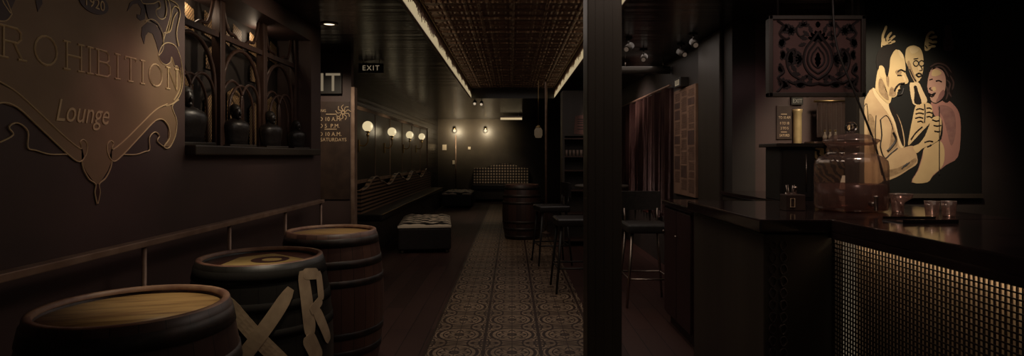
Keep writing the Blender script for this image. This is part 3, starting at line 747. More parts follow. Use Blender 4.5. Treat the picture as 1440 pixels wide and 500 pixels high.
# ------------------------------------------------------------ back wall
def back():
    t = thing('sofa', 'checked sofa with a humped back against the far wall', 'sofa', (-.34,17.55,0))
    prof = [(-.86,.47),(-.86,.86),(-.83,.98),(-.5,1.0),(-.35,1.04),(-.15,1.10),(.08,1.13),(.3,1.12),(.5,1.06),(.62,1.0),(.83,.98),(.86,.9),(.86,.47)]
    bm = B(); prism(bm, [(a,.2,b) for a, b in prof], (0,.18,0)); obj('back', bm, K['check'], t)
    bm = B(); bbox(bm, (-.86,-.4,.36), (.86,.22,.5), .03, seg=3); obj('seat', bm, K['leather'], t)
    bm = B(); box(bm, (-.84,-.36,.08), (.84,.36,.36)); obj('base', bm, K['blackwood'], t)
    for a in (-.78,.78):
        for b in (-.3,.3):
            bm = B(); box(bm, (a-.03,b-.03,0), (a+.03,b+.03,.08)); obj('foot', bm, K['blackwood'], t)
    # sconces
    s = thing('wall_sconce', 'left bare bulb wall light glowing on the far wall', 'wall light', fr(640,184,18.0), group='wall lights on the far wall')
    bm = B(); tube(bm, [(0,0,.08),(0,-.12,.1),(0,-.16,.08)], .012, 8); lathe(bm, [(0,.05),(.045,.05),(.02,.09),(0,.09)], 18, (0,-.16,0)); obj('bracket', bm, K['brass'], s)
    bm = B(); ball(bm, (0,-.16,0), .05); obj('bulb', bm, K['bulb2'], s)
    dup(s, fr(683,184,18.0), 0, 'right bare bulb wall light glowing on the far wall')
    # long lamp
    t = thing('tube_lamp', 'short glowing tube lamp at the ceiling before the far wall', 'ceiling light', (-.02,15.6,2.36))
    bm = B(); bbox(bm, (-.30,-.05,.03), (.30,.05,.07), .005); obj('housing', bm, K['steel'], t)
    bm = B(); tube(bm, [(-.29,0,0),(.29,0,0)], .028, 12); obj('tube', bm, K['bulb3'], t)
    for x in (-.2,.2):
        bm = B(); tube(bm, [(x,0,.07),(x,0,.14)], .006, 6); obj('hanger', bm, K['steel'], t)
    for (x, y, w, h, lb) in ((625,207,.13,.17,'small white notice on the far wall left of the conduit'), (660,208,.08,.08,'tiny white plate on the far wall right of the conduit'), (638,228,.07,.12,'lower tiny white switch on the far wall beside the conduit')):
        p = fr(x,y,18.0); bm = B(); bbox(bm, (p.x-w/2,p.y-.012,p.z-h/2), (p.x+w/2,p.y,p.z+h/2), .003)
        tag(obj('wall_plate', bm, K['plate']), lb, 'wall plate')
    a, b = fr(641,190,17.99), fr(641,266,17.99)
    bm = B(); tube(bm, [a-Vector((0,.015,0)),b-Vector((0,.015,0))], .015, 8); tag(obj('conduit', bm, K['railsteel']), 'thin vertical conduit on the far wall under the left wall light', 'pipe')
    # small spotlights at the far end of the light strip
    sp = thing('spotlight', 'small spotlight under the ceiling nearest the end of the left light strip', 'spotlight', (-.745,11.6,2.5))
    bm = B(); tube(bm, [(0,0,0),(0,0,-.06)], .008, 8); obj('stem', bm, K['black'], sp)
    bm = B(); tube(bm, [(0,.03,-.05),(.0,-.05,-.1)], .035, 14); obj('can', bm, K['black'], sp)
    bm = B(); tube(bm, [(0,-.0505,-.1003),(0,-.054,-.102)], .026, 14); obj('lens', bm, K['bulb4'], sp)
    dup(sp, (-.62,11.75,2.5), 0, 'small spotlight just right of the one ending the left light strip')
    # pipe column and lantern
    t = thing('pole', 'slim brass pole standing right of the dark aisle barrel', 'pole', (.60,10.2,0))
    bm = B(); tube(bm, [(0,0,.01),(0,0,2.7)], .022, 12); obj('shaft', bm, K['railsteel'], t)
    bm = B(); lathe(bm, [(0,0),(.08,0),(.08,.012),(.03,.02),(.023,.05)], 20); obj('base_plate', bm, K['railsteel'], t)
    l = thing('lantern', 'small glass lantern lamp hanging beside the slim brass pole', 'lantern', (.455,10.0,1.76))
    bm = B(); lathe(bm, [(0,-.09),(.05,-.085),(.07,-.04),(.07,.04),(.045,.085),(.02,.10)], 20); obj('glass', bm, K['lantern'], l)
    bm = B(); lathe(bm, [(0,.13),(.02,.125),(.05,.1),(.055,.085),(0,.085)], 20); tube(bm, [(0,0,.12),(0,0,.94)], .005, 6); obj('cap', bm, K['brass'], l)
K['bulb2'] = emis('sconce bulb', (1,.8,.5), .7)
K['bulb3'] = emis('tube lamp glow', (1,.75,.42), .5)
K['bulb4'] = emis('spot lens', (1,.8,.55), .5)
K['plate'] = node_mat('white wall plate', (.55,.45,.33), .5)
K['lantern'] = emis('dim lantern glass', (1,.68,.4), .045)
back()

# ------------------------------------------------------------ stools
def make_stool(label, loc, rz, mat, leg):
    t = thing('bar_stool', label, 'bar stool', loc, rz)
    bm = B(); bbox(bm, (-.2,-.2,.66), (.2,.2,.74), .03, seg=3); obj('seat', bm, mat, t)
    bm = B(); n = 9; pts = []
    for i in range(n):
        a = -.55+1.1*i/(n-1); pts.append((.36*math.sin(a), .2-.36*(1-math.cos(a))*-.0-.10*(math.sin(a)**2)))
    for z0, z1 in ((.84,1.02),):
        for i in range(n-1):
            (x0, y0), (x1, y1) = pts[i], pts[i+1]
            prism(bm, [(x0,y0,z0),(x1,y1,z0),(x1,y1,z1),(x0,y0,z1)], (0,.035,0))
    bmesh.ops.remove_doubles(bm, verts=bm.verts, dist=1e-5)
    obj('backrest', bm, mat, t)
    for a in (-1,1):
        bm = B(); tube(bm, [(a*.15,.17,.7),(a*.16,.185,.86)], .011, 8); obj('back_support', bm, leg, t)
        for b in (-1,1):
            bm = B(); tube(bm, [(a*.15,b*.15,.67),(a*.21,b*.21,0)], [.015,.011], 8); obj('leg', bm, leg, t)
    bm = B(); q = .187
    tube(bm, [(-q,-q,.25),(q,-q,.25),(q,q,.25),(-q,q,.25)], .009, 8, closed=True); obj('foot_ring', bm, leg, t)
    return t
make_stool('black bar stool with thin legs, farther of the two left of the pillar', (.50,7.35,0), -1.4, K['leather'], K['black'])
make_stool('black bar stool on the tile edge, nearer of the two left of the pillar', (.63,5.9,0), -1.5, K['leather'], K['black'])
make_stool('charcoal bar stool with steel legs just right of the broad black pillar', (1.24,5.40,0), 0.0, K['gleather'], K['steel'])
# high table between the stools
t = thing('high_table', 'black round high table behind the pillar among the stools', 'table', (1.02,6.6,0))
bm = B(); lathe(bm, [(0,1.0),(.3,1.0),(.305,1.015),(.3,1.03),(0,1.03)], 36); obj('tabletop', bm, K['blackwood'], t)
bm = B(); lathe(bm, [(.03,.02),(.03,1.0)], 16); obj('column', bm, K['black'], t)
bm = B(); lathe(bm, [(0,0),(.2,0),(.2,.012),(.04,.03),(0,.03)], 28); obj('base', bm, K['black'], t)

# ------------------------------------------------------------ shelf unit past the pillar
def shelf_unit():
    t = thing('shelf_unit', 'tall dark open shelf unit left behind the broad black pillar', 'shelf unit', (.98,8.9,0))
    bm = B()
    box(bm, (-.22,-.2,0), (-.19,.2,2.3)); box(bm, (.19,-.2,0), (.22,.2,2.3)); box(bm, (-.19,.17,0), (.19,.2,2.3)); box(bm, (-.22,-.2,2.3), (.22,.2,2.34)); box(bm, (-.19,-.2,1.66), (.19,-.17,2.3))
    obj('carcass', bm, K['blackwood'], t)
    for z in (.1,.5,.85,1.15,1.36,1.63):
        bm = B(); box(bm, (-.19,-.19,z-.02), (.19,.17,z)); obj('shelf', bm, K['dkwood'], t)
    g = None
    for i in range(6):
        loc = (.98-.155+.056*i, 8.79, 1.36)
        if g is None:
            bm = B(); lathe(bm, [(0,0),(.016,0),(.021,.09),(.0195,.09),(.0145,.006),(0,.006)], 12)
            g = tag(obj('shot_glass', bm, K['frost']), 'small pale glass in the row on the upper shelf of the tall unit', 'glass', 'glasses on the upper shelf'); g.location = loc
        else:
            c = g.copy(); COL.objects.link(c); c.location = loc
    n1 = B(); prism(n1, [fr(809,163,8.698), fr(824,161,8.698), fr(826,190,8.698), fr(807,188,8.698)], (0,-.004,0))
    n = tag(obj('notice', n1, K['paper']), 'tilted dull pink paper notice on the tall shelf unit', 'notice')
    bm = B()
    for y in (168,171,174,178,182): 
        a = fr(812,y,8.69); box(bm, (a.x,8.6925,a.z), (a.x+.10,8.694,a.z+.012))
    obj('print', bm, K['black'], n)
K['frost'] = node_mat('frosted glass', (.35,.25,.2), .3)
K['paper'] = mottled('aged pink paper', (.16,.08,.065), (.21,.11,.085), 7, .7)
shelf_unit()

# ------------------------------------------------------------ right wall: curtain, newspaper panel
def right_wall():
    t = thing('curtain', 'long mauve draped curtain on the right wall before the newspaper panel', 'curtain', (1.86,8.3,0))
    bm = B(); n = 260; top = []; bot = []
    for i in range(n+1):
        y = -1.5+3.1*i/n
        x = -.035*math.sin(y*34+1.1*math.sin(y*5))-.02*math.sin(y*13)
        top.append(bm.verts.new((x,y,2.16))); bot.append(bm.verts.new((x*1.25,y*1.0,.62+.05*math.sin(y*9))))
    for i in range(n):
        f = bm.faces.new((top[i], top[i+1], bot[i+1], bot[i])); f.smooth = True
    bmesh.ops.solidify(bm, geom=bm.faces[:], thickness=.006)
    obj('fabric', bm, K['curtain'], t)
    bm = B(); tube(bm, [(-.02,-1.55,2.18),(-.02,1.65,2.18)], .014, 10); obj('rod', bm, K['railsteel'], t)
    p = thing('newspaper_panel', 'tall panel papered with newspaper clippings on the right wall', 'panel', (1.9,6.28,1.5))
    bm = B(); bbox(bm, (-.03,-.37,-.57), (0,.42,.60), .005); obj('board', bm, K['newsprint'], p)
    bm = B()
    rnd = random.Random(3)
    for c0, c1 in ((-.345,-.11), (-.085,.14), (.165,.39)):
        z = .57
        while z > -.5:
            h = rnd.uniform(.05,.17)
            if z-h < -.54: break
            k = rnd.random()
            if k < .42:
                box(bm, (-.0325,c0+.01,z-h), (-.0305,c1-.01,z-.012))
            else:
                q = z-.012
                while q > z-h:
                    box(bm, (-.032,c0+.01,q-.005), (-.0305,c1-rnd.uniform(.01,.06),q)); q -= .013
            z -= h+.012
    obj('clipping', bm, K['newsink'], p)
    # small lit label box above
    q = lw(955,126,1.86); t = thing('lit_box', 'tiny lit sign box above the newspaper panel', 'sign', (1.90,6.35,2.11))
    bm = B(); bbox(bm, (-.09,-.12,0), (0,.12,.1), .004); obj('housing', bm, K['black'], t)
    bm = B()
    for y in (-.07,-.01,.05): box(bm, (-.0925,y,.02), (-.09,y+.03,.08))
    box(bm, (-.0925,-.07,.02), (-.09,.08,.032)); obj('lettering', bm, K['lit_letters'], t)
    # ceiling pipe
    t = thing('ceiling_pipe', 'dark round pipe crossing under the right ceiling', 'pipe', (1.55,6.9,2.38))
    bm = B(); tube(bm, [(-.6,0,0),(1.6,-1.0,0)] if False else [(-.28,0,0),(.33,0,0)], .045, 16); obj('pipe', bm, K['pipe'], t)
    bm = B()
    for x in (-.2,.25):
        tube(bm, [(x,0,.04),(x,0,.12)], .006, 6)
    obj('bracket', bm, K['steel'], t)
K['curtain'] = mottled('mauve brocade', (.17,.085,.08), (.36,.2,.17), 5, .5, (1,1,.35))
K['newsprint'] = mottled('brown newsprint', (.22,.12,.075), (.30,.17,.11), 6, .7)
K['newsink'] = mottled('faded ink', (.07,.035,.025), (.11,.055,.04), 9, .7)
K['pipe'] = node_mat('grey pipe', (.07,.06,.05), .35, .4)
right_wall()
spots = None
for i, (x, y, Y, lb) in enumerate(((884,74,5.6,'ceiling spotlight nearest the broad pillar, right of it'), (905,72,6.2,'ceiling spotlight second to the right of the broad pillar'),
        (975,82,5.4,'ceiling spotlight above the newspaper panel'), (1015,107,5.9,'ceiling spotlight at the right edge of the dark trim post'))):
    X = (x-CX)/F*Y
    if X > 1.75: X = 1.72; 
    if spots is None:
        spots = s = thing('track_spotlight', lb, 'spotlight', (X,Y,2.5), group='ceiling spotlights right of the pillar')
        bm = B(); tube(bm, [(0,0,0),(0,0,-.07)], .008, 8); bbox(bm, (-.03,-.03,-.012), (.03,.03,0), .003); obj('stem', bm, K['black'], s)
        bm = B(); tube(bm, [(.03,.03,-.07),(-.03,-.05,-.12)], .034, 14); obj('can', bm, K['pipe'], s)
        bm = B(); tube(bm, [(-.031,-.0513,-.1208),(-.034,-.055,-.123)], .022, 14); obj('lens', bm, K['lens'], s)
    else: dup(spots, (X,Y,2.5), .3*i, lb)

for o in bpy.data.objects:
    if o.name.startswith('lens') and o.parent and o.parent.name.startswith('track'): pass

# ------------------------------------------------------------ bar counter
def bar():
    XF, YE = 1.48, 2.67
    t = thing('bar_counter', 'dark bar counter fronted with backlit square metal grid at the right', 'bar counter', (1.9,1.6,0))
    I = Matrix.Translation((-1.9,-1.6,0))
    bm = B(); box(bm, (1.56,.2,0), (2.3,YE,1.0)); bm.transform(I); obj('body', bm, K['blackwood'], t)
    bm = B(); box(bm, (1.545,.2,.04), (1.555,YE-.0,.999)); bm.transform(I); obj('backing_panel', bm, K['backing'], t)
    bm = B()
    y = .22
    while y < YE-.002:
        box(bm, (XF,y-.0027,.05), (XF+.005,y+.0027,.99)); y += .02
    z = .06
    while z < .99:
        box(bm, (XF-.003,.2,z-.0027), (XF+.001,YE,z+.0027)); z += .02
    bm.transform(I); obj('metal_grid', bm, K['gridmetal'], t)
    bm = B(); box(bm, (1.495,.25,1.0), (1.53,YE-.03,1.008)); bm.transform(I); obj('light_strip', bm, K['led_bar'], t)
    bm = B(); box(bm, (1.515,YE-.09,.06), (1.535,YE-.016,.975)); bm.transform(I); obj('light_strip', bm, K['led_end'], t)
    bm = B(); box(bm, (XF-.004,.18,0), (1.56,.2,1.0)); box(bm, (XF+.006,YE-.008,0), (1.56,YE,.98)); box(bm, (XF-.004,.2,0), (1.56,YE-.012,.045)); bm.transform(I); obj('end_frame', bm, K['blackwood'], t)
    bm = B(); bbox(bm, (1.16,YE,0), (2.3,3.7,1.0), .006); bm.transform(I); obj('return_body', bm, K['blackwood'], t)
    # damask cloth-like carved panel on the end facing the camera
    bm = B(); r = random.Random(5)
    for k in range(16):
        z = .1+k*.055
        for s in (-1, 1):
            a = 1.225+s*.02
            pts = smooth_pts([(a, YE-.002, z), (a+s*.02, YE-.002, z+.02), (a+s*.008, YE-.002, z+.045), (a-s*.012, YE-.002, z+.03)], 3, True)
            tube(bm, pts, .0045, 5, closed=True)
    bm.transform(I); obj('carved_scrolls', bm, K['scroll'], t)
    bm = B(); bbox(bm, (1.455,.1,1.01), (2.34,YE,1.07), .008); bbox(bm, (1.455,.1,.985), (1.476,YE,1.012), .003); bbox(bm, (1.13,YE-.03,1.01), (2.34,3.74,1.07), .008); bm.transform(I); obj('countertop', bm, K['counter'], t)
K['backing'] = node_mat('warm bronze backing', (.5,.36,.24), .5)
K['gridmetal'] = node_mat('dark bronze grid', (.035,.022,.017), .45, .5)
K['counter'] = mottled('polished dark counter', (.02,.012,.011), (.034,.02,.018), 5, .1, bump=.02)
K['scroll'] = node_mat('worn taupe relief', (.06,.04,.034), .55)
bar()

def back_cabinet():
    t = thing('cabinet', 'dark oxblood cabinet between the broad pillar and the bar', 'cabinet', (1.53,4.42,0))
    bm = B(); box(bm, (-.26,-.36,.08), (.24,.36,.96)); box(bm, (-.23,-.32,0), (.22,.33,.08)); obj('body', bm, K['redwood'], t)
    bm = B(); bbox(bm, (-.29,-.39,.96), (.26,.38,1.0), .006); obj('top', bm, K['counter'], t)
    for a, b in ((-.25,-.012),(-.008,.23)):
        bm = B(); bbox(bm, (a,-.378,.1), (b,-.361,.94), .005); d = obj('door', bm, K['redwood'], t)
        xk = b-.035 if a < -.1 else a+.035
        bm = B(); ball(bm, (xk,-.395,.78), .009); tube(bm, [(xk,-.379,.78),(xk,-.395,.78)], .004, 6); obj('knob', bm, K['steel'], d)
    for k in range(2):
        y0 = -.345+k*.35
        bm = B(); bbox(bm, (-.278,y0,.1), (-.261,y0+.34,.94), .005); d = obj('door', bm, K['redwood'], t)
        bm = B(); ball(bm, (-.295,y0+.3,.75), .01); tube(bm, [(-.279,y0+.3,.75),(-.295,y0+.3,.75)], .004, 6); obj('knob', bm, K['steel'], d)
back_cabinet()

def work_top():
    t = thing('back_bar', 'low dark back bar worktop behind the bar corner', 'counter', (2.13,4.0,0))
    bm = B(); box(bm, (-.33,-.13,0), (.34,.95,1.03)); obj('body', bm, K['blackwood'], t)
    bm = B(); bbox(bm, (-.35,-.15,1.03), (.36,.97,1.06), .005); obj('top', bm, K['counter'], t)
    c = thing('drinks_cabinet', 'tall narrow black drinks cabinet with overhanging top on the back bar', 'cabinet', (1.93,4.02,1.06))
    bm = B(); bbox(bm, (-.12,-.1,0), (.12,.12,.36), .006); obj('body', bm, K['black'], c)
    bm = B(); bbox(bm, (-.16,-.14,.36), (.16,.14,.385), .005); obj('top', bm, K['blackwood'], c)
    bm = B(); box(bm, (-.10,-.106,.02), (.09,-.1,.34)); d = obj('door', bm, K['smoke'], c)
    bm = B(); tube(bm, [(.055,-.112,.06),(.055,-.112,.31)], .0035, 6); obj('handle', bm, K['steel'], d)
K['smoke'] = node_mat('smoked cabinet glass', (.03,.025,.02), .15)
work_top()
bx = thing('small_box', 'small dark box with a pale square ring mark on the bar corner', 'box', (1.50,3.1,1.07))
bm = B(); bbox(bm, (-.05,-.04,0), (.05,.04,.085), .004); obj('carton', bm, K['noticebrown'], bx)
bm = B(); tube(bm, [(-.03,-.0415,.02),(-.008,-.0415,.02),(-.008,-.0415,.065),(-.03,-.0415,.065)], .0028, 5, closed=True); obj('ring_mark', bm, K['letters'], bx)

def jar():
    t = thing('drink_dispenser', 'large ribbed glass drink jar with ball topped lid, half full of rose punch', 'drink dispenser', (1.80,3.08,1.07))
    prof = [(0,.004),(.15,.004),(.168,.012),(.172,.03),(.172,.235),(.168,.262),(.15,.285),(.118,.298),(.112,.31),(.112,.345),(.122,.352),(.122,.36)]
    def ribbed(rr, mul=1):
        bm = B(); n = 112; rings = []
        for r, z in rr:
            if r < 1e-6: rings.append([bm.verts.new((0,0,z))]); continue
            rings.append([bm.verts.new((r*mul*(1+.011*math.cos(28*2*PI*j/n)*(1 if .02 < z < .28 else 0))*math.cos(2*PI*j/n), r*mul*(1+.011*math.cos(28*2*PI*j/n)*(1 if .02 < z < .28 else 0))*math.sin(2*PI*j/n), z)) for j in range(n)])
        for A, C in zip(rings, rings[1:]):
            for j in range(n):
                j2 = (j+1) % n
                f = bm.faces.new((A[0], C[j2], C[j]) if len(A) == 1 else (A[j], A[j2], C[j2], C[j])); f.smooth = True
        return bm
    obj('jar', ribbed(prof), K['tglass'], t)
    bm = B(); lathe(bm, [(0,.008),(.162,.012),(.164,.03),(.164,.142),(0,.142)], 48); obj('punch', bm, K['liquid'], t)
    bm = B(); lathe(bm, [(.09,.345),(.128,.361),(.135,.368),(.132,.376),(.10,.384),(.09,.40),(.04,.405),(.02,.412),(.018,.42)], 48); l = obj('lid', bm, K['tglass'], t)
    bm = B(); ball(bm, (0,0,.442), .03, seg=24); obj('knob', bm, K['glass'], l)
    bm = B(); tube(bm, [(0,-.17,.05),(0,-.21,.05)], .012, 10); lathe(bm, [(0,-.03),(.009,-.03),(.009,.03),(.016,.04),(0,.045)], 12, (0,-.215,.05)); obj('tap', bm, K['steel'], t)
jar()

def glasses():
    g = thing('coupe_glass', 'stemmed cocktail glass on the bar, tallest piece right of the drink jar', 'glass', (1.90,2.83,1.07))
    bm = B(); lathe(bm, [(0,0),(.032,.002),(.005,.008),(.0035,.05),(.01,.06),(.045,.085),(.05,.105),(.049,.106),(.043,.088),(.0,.062)], 28); obj('bowl', bm, K['tglass2'], g)
    bm = B(); lathe(bm, [(.0495,.1035),(.0505,.106),(.0485,.106),(.0495,.1035)], 28); obj('rim', bm, K['rimgloss'], g)
    base = None
    for i, (x, y, lb) in enumerate(((2.03,3.05,'short tumbler just right of the drink jar'), (1.97,2.96,'short tumbler behind the stemmed cocktail glass'),
                               (2.00,2.76,'short tumbler right of the stemmed cocktail glass'), (2.08,2.76,'short tumbler at the right end of the glasses on the bar'))):
        if base is None:
            base = thing('tumbler', lb, 'glass', (x,y,1.07), group='tumblers on the bar')
            bm = B(); lathe(bm, [(0,0),(.026,0),(.032,.075),(.0305,.075),(.0245,.01),(0,.01)], 26); obj('cup', bm, K['tglass2'], base)
            bm = B(); lathe(bm, [(.0322,.074),(.0322,.0758),(.0312,.0758),(.0322,.074)], 26); obj('rim', bm, K['rimgloss'], base)
        else: dup(base, (x,y,1.07), 0, lb)
    b = thing('small_bottle', 'small clear bottle on the bar corner beside the marked box', 'bottle', (1.62,3.32,1.07))
    bm = B(); lathe(bm, [(0,0),(.025,0),(.026,.01),(.026,.05),(.01,.075),(.009,.095),(.011,.1)], 20); obj('body', bm, K['tglass2'], b)
    bm = B(); lathe(bm, [(0,.098),(.012,.098),(.012,.115),(0,.115)], 16); obj('cap', bm, K['steel'], b)
    t = thing('bar_tray', 'flat steel drip tray lying on the bar in front of the glasses', 'tray', (1.80,2.56,1.07))
    bm = B(); bbox(bm, (-.12,-.07,0), (.12,.07,.006), .002); box(bm, (-.12,-.07,.006), (.12,-.066,.016)); box(bm, (-.12,.066,.006), (.12,.07,.016)); obj('plate', bm, K['counter'], t)
K['tglass2'] = K['tglass']
K['rimgloss'] = node_mat('bright glass rim', (.6,.5,.42), .15, .6)
glasses()

# ------------------------------------------------------------ damask panel hung over the bar corner
def damask():
    Y = 3.5
    c = fr(1150, 79, Y)
    t = thing('damask_panel', 'hanging framed damask pattern panel above the bar corner', 'panel', c)
    sc = Y/F
    bm = B(); bbox(bm, (-65*sc,.0,-52*sc), (61*sc,.03,52*sc), .003); obj('board', bm, K['dam_bg'], t)
    bm = B()
    for lo, hi in (((-70,-57),(66,-51)), ((-70,51),(66,57)), ((-70,-57),(-64,57)), ((60,-57),(66,57))):
        bbox(bm, (lo[0]*sc,-.015,lo[1]*sc), (hi[0]*sc,.035,hi[1]*sc), .004)
    obj('frame', bm, K['blackwood'], t)
    bm = B()
    def leaf(cx, cz, ln, wd, ang, k=1):
        pts = []
        for i in range(13):
            u = i/12; w = wd*math.sin(PI*u)**.8*(1+.22*math.cos(u*22))
            pts.append((u*ln, w))
        pts += [(q[0], -q[1]) for q in pts[-2:0:-1]]
        for s in (-1, 1):
            P = []
            for x, z in pts:
                X = cx+x*math.cos(ang)-z*math.sin(ang); Z = cz+x*math.sin(ang)+z*math.cos(ang)
                P.append((s*X*sc, -.0002-.0004*k, Z*sc))
            prism(bm, P, (0,-.0012,0))
    def curve(pts, r):
        for s in (-1, 1):
            tube(bm, [(s*x*sc, -.001, z*sc) for x, z in [(v.x, v.y) for v in smooth_pts([(a, b, 0) for a, b in pts], 5)]], r*sc, 5)
    for k, m in ((0,1), (1,.72), (2,.45)):
        curve([(0,38*m-4),(7*m,28*m-4),(17*m,14*m-4),(20*m,-4*m-4),(14*m,-18*m-4),(4*m,-26*m-4),(0,-28*m-4)], 2.0-.35*k)
    leaf(0,-16,22,4,PI/2, 1); leaf(0,40,9,3.5,PI/2,2)
    for a in (0, .5, 1.0, -.5, -1.0): leaf(22,-4,14,3.2,a, 1)
    for a, x, z in ((.2,14,24),(.7,12,28),(-.3,16,18),(1.2,8,32)): leaf(x,z,12,2.8,a,2)
    for a, x, z in ((-2.6,18,-26),(-.4,14,-28),(-.9,8,-32),(.2,24,-26),(.9,30,-22)): leaf(x,z,13,3,a,3)
    curve([(26,-32),(38,-24),(44,-8),(40,6),(33,10),(31,3),(36,0)], 1.8)
    curve([(0,-38),(12,-40),(24,-36),(34,-38),(42,-34)], 2.2)
    for a in range(5): leaf(49,44,13,3,PI+.2+a*.38, 1); leaf(55,20,11,3,PI-.6+a*.42, 2)
    for a in range(5): leaf(52,-44,15,3.2,PI-.1-a*.4, 1); leaf(56,-18,9,2.6,PI+.7-a*.4, 2)
    for a in range(8): leaf(38,36,8,2.6,a*PI/4+.3, 3)
    for a in range(7): leaf(35,-2,17 if a % 2 else 12,3.4,-1.5+a*.5, 2)
    for a in range(6): leaf(0,22,15,3.0,PI/2-1.25+a*.5, 3)
    for a in range(6): leaf(52,2,8,2.6,PI-1.2+a*.5, 4)
    for a in range(5): leaf(26,-44,12,2.8,PI-.5-a*.45, 4); leaf(20,42,9,2.4,a*.7, 4)
    curve([(57,-50),(50,-40),(56,-30),(48,-22),(54,-10)], 1.8); curve([(57,50),(48,42),(54,32),(46,24),(40,26)], 1.8)
    curve([(24,46),(30,38),(26,28),(18,30)], 1.5)
    obj('damask_pattern', bm, K['dam_fg'], t)
    for x in (-55,50):
        bm = B(); tube(bm, [(x*sc,.01,57*sc),(x*sc,.01,2.5-c.z)], .006, 8); obj('hanger', bm, K['black'], t)
K['dam_bg'] = mottled('dusty mauve damask ground', (.105,.05,.042), (.14,.068,.055), 6, .6)
K['dam_fg'] = node_mat('dark flock pattern', (.018,.010,.009), .7)
damask()
t = tag(obj('cable', (lambda bm: (tube(bm, smooth_pts([(1.87,3.4,2.5),(1.88,3.4,2.3),(1.90,3.39,2.0),(1.99,3.36,1.72),(2.07,3.32,1.45),(2.13,3.3,1.2),(2.17,3.28,1.075)], 5), .006, 8), bm)[1])(B()), K['black']),
        'thin black cable slanting from the ceiling past the damask panel to the bar', 'cable')

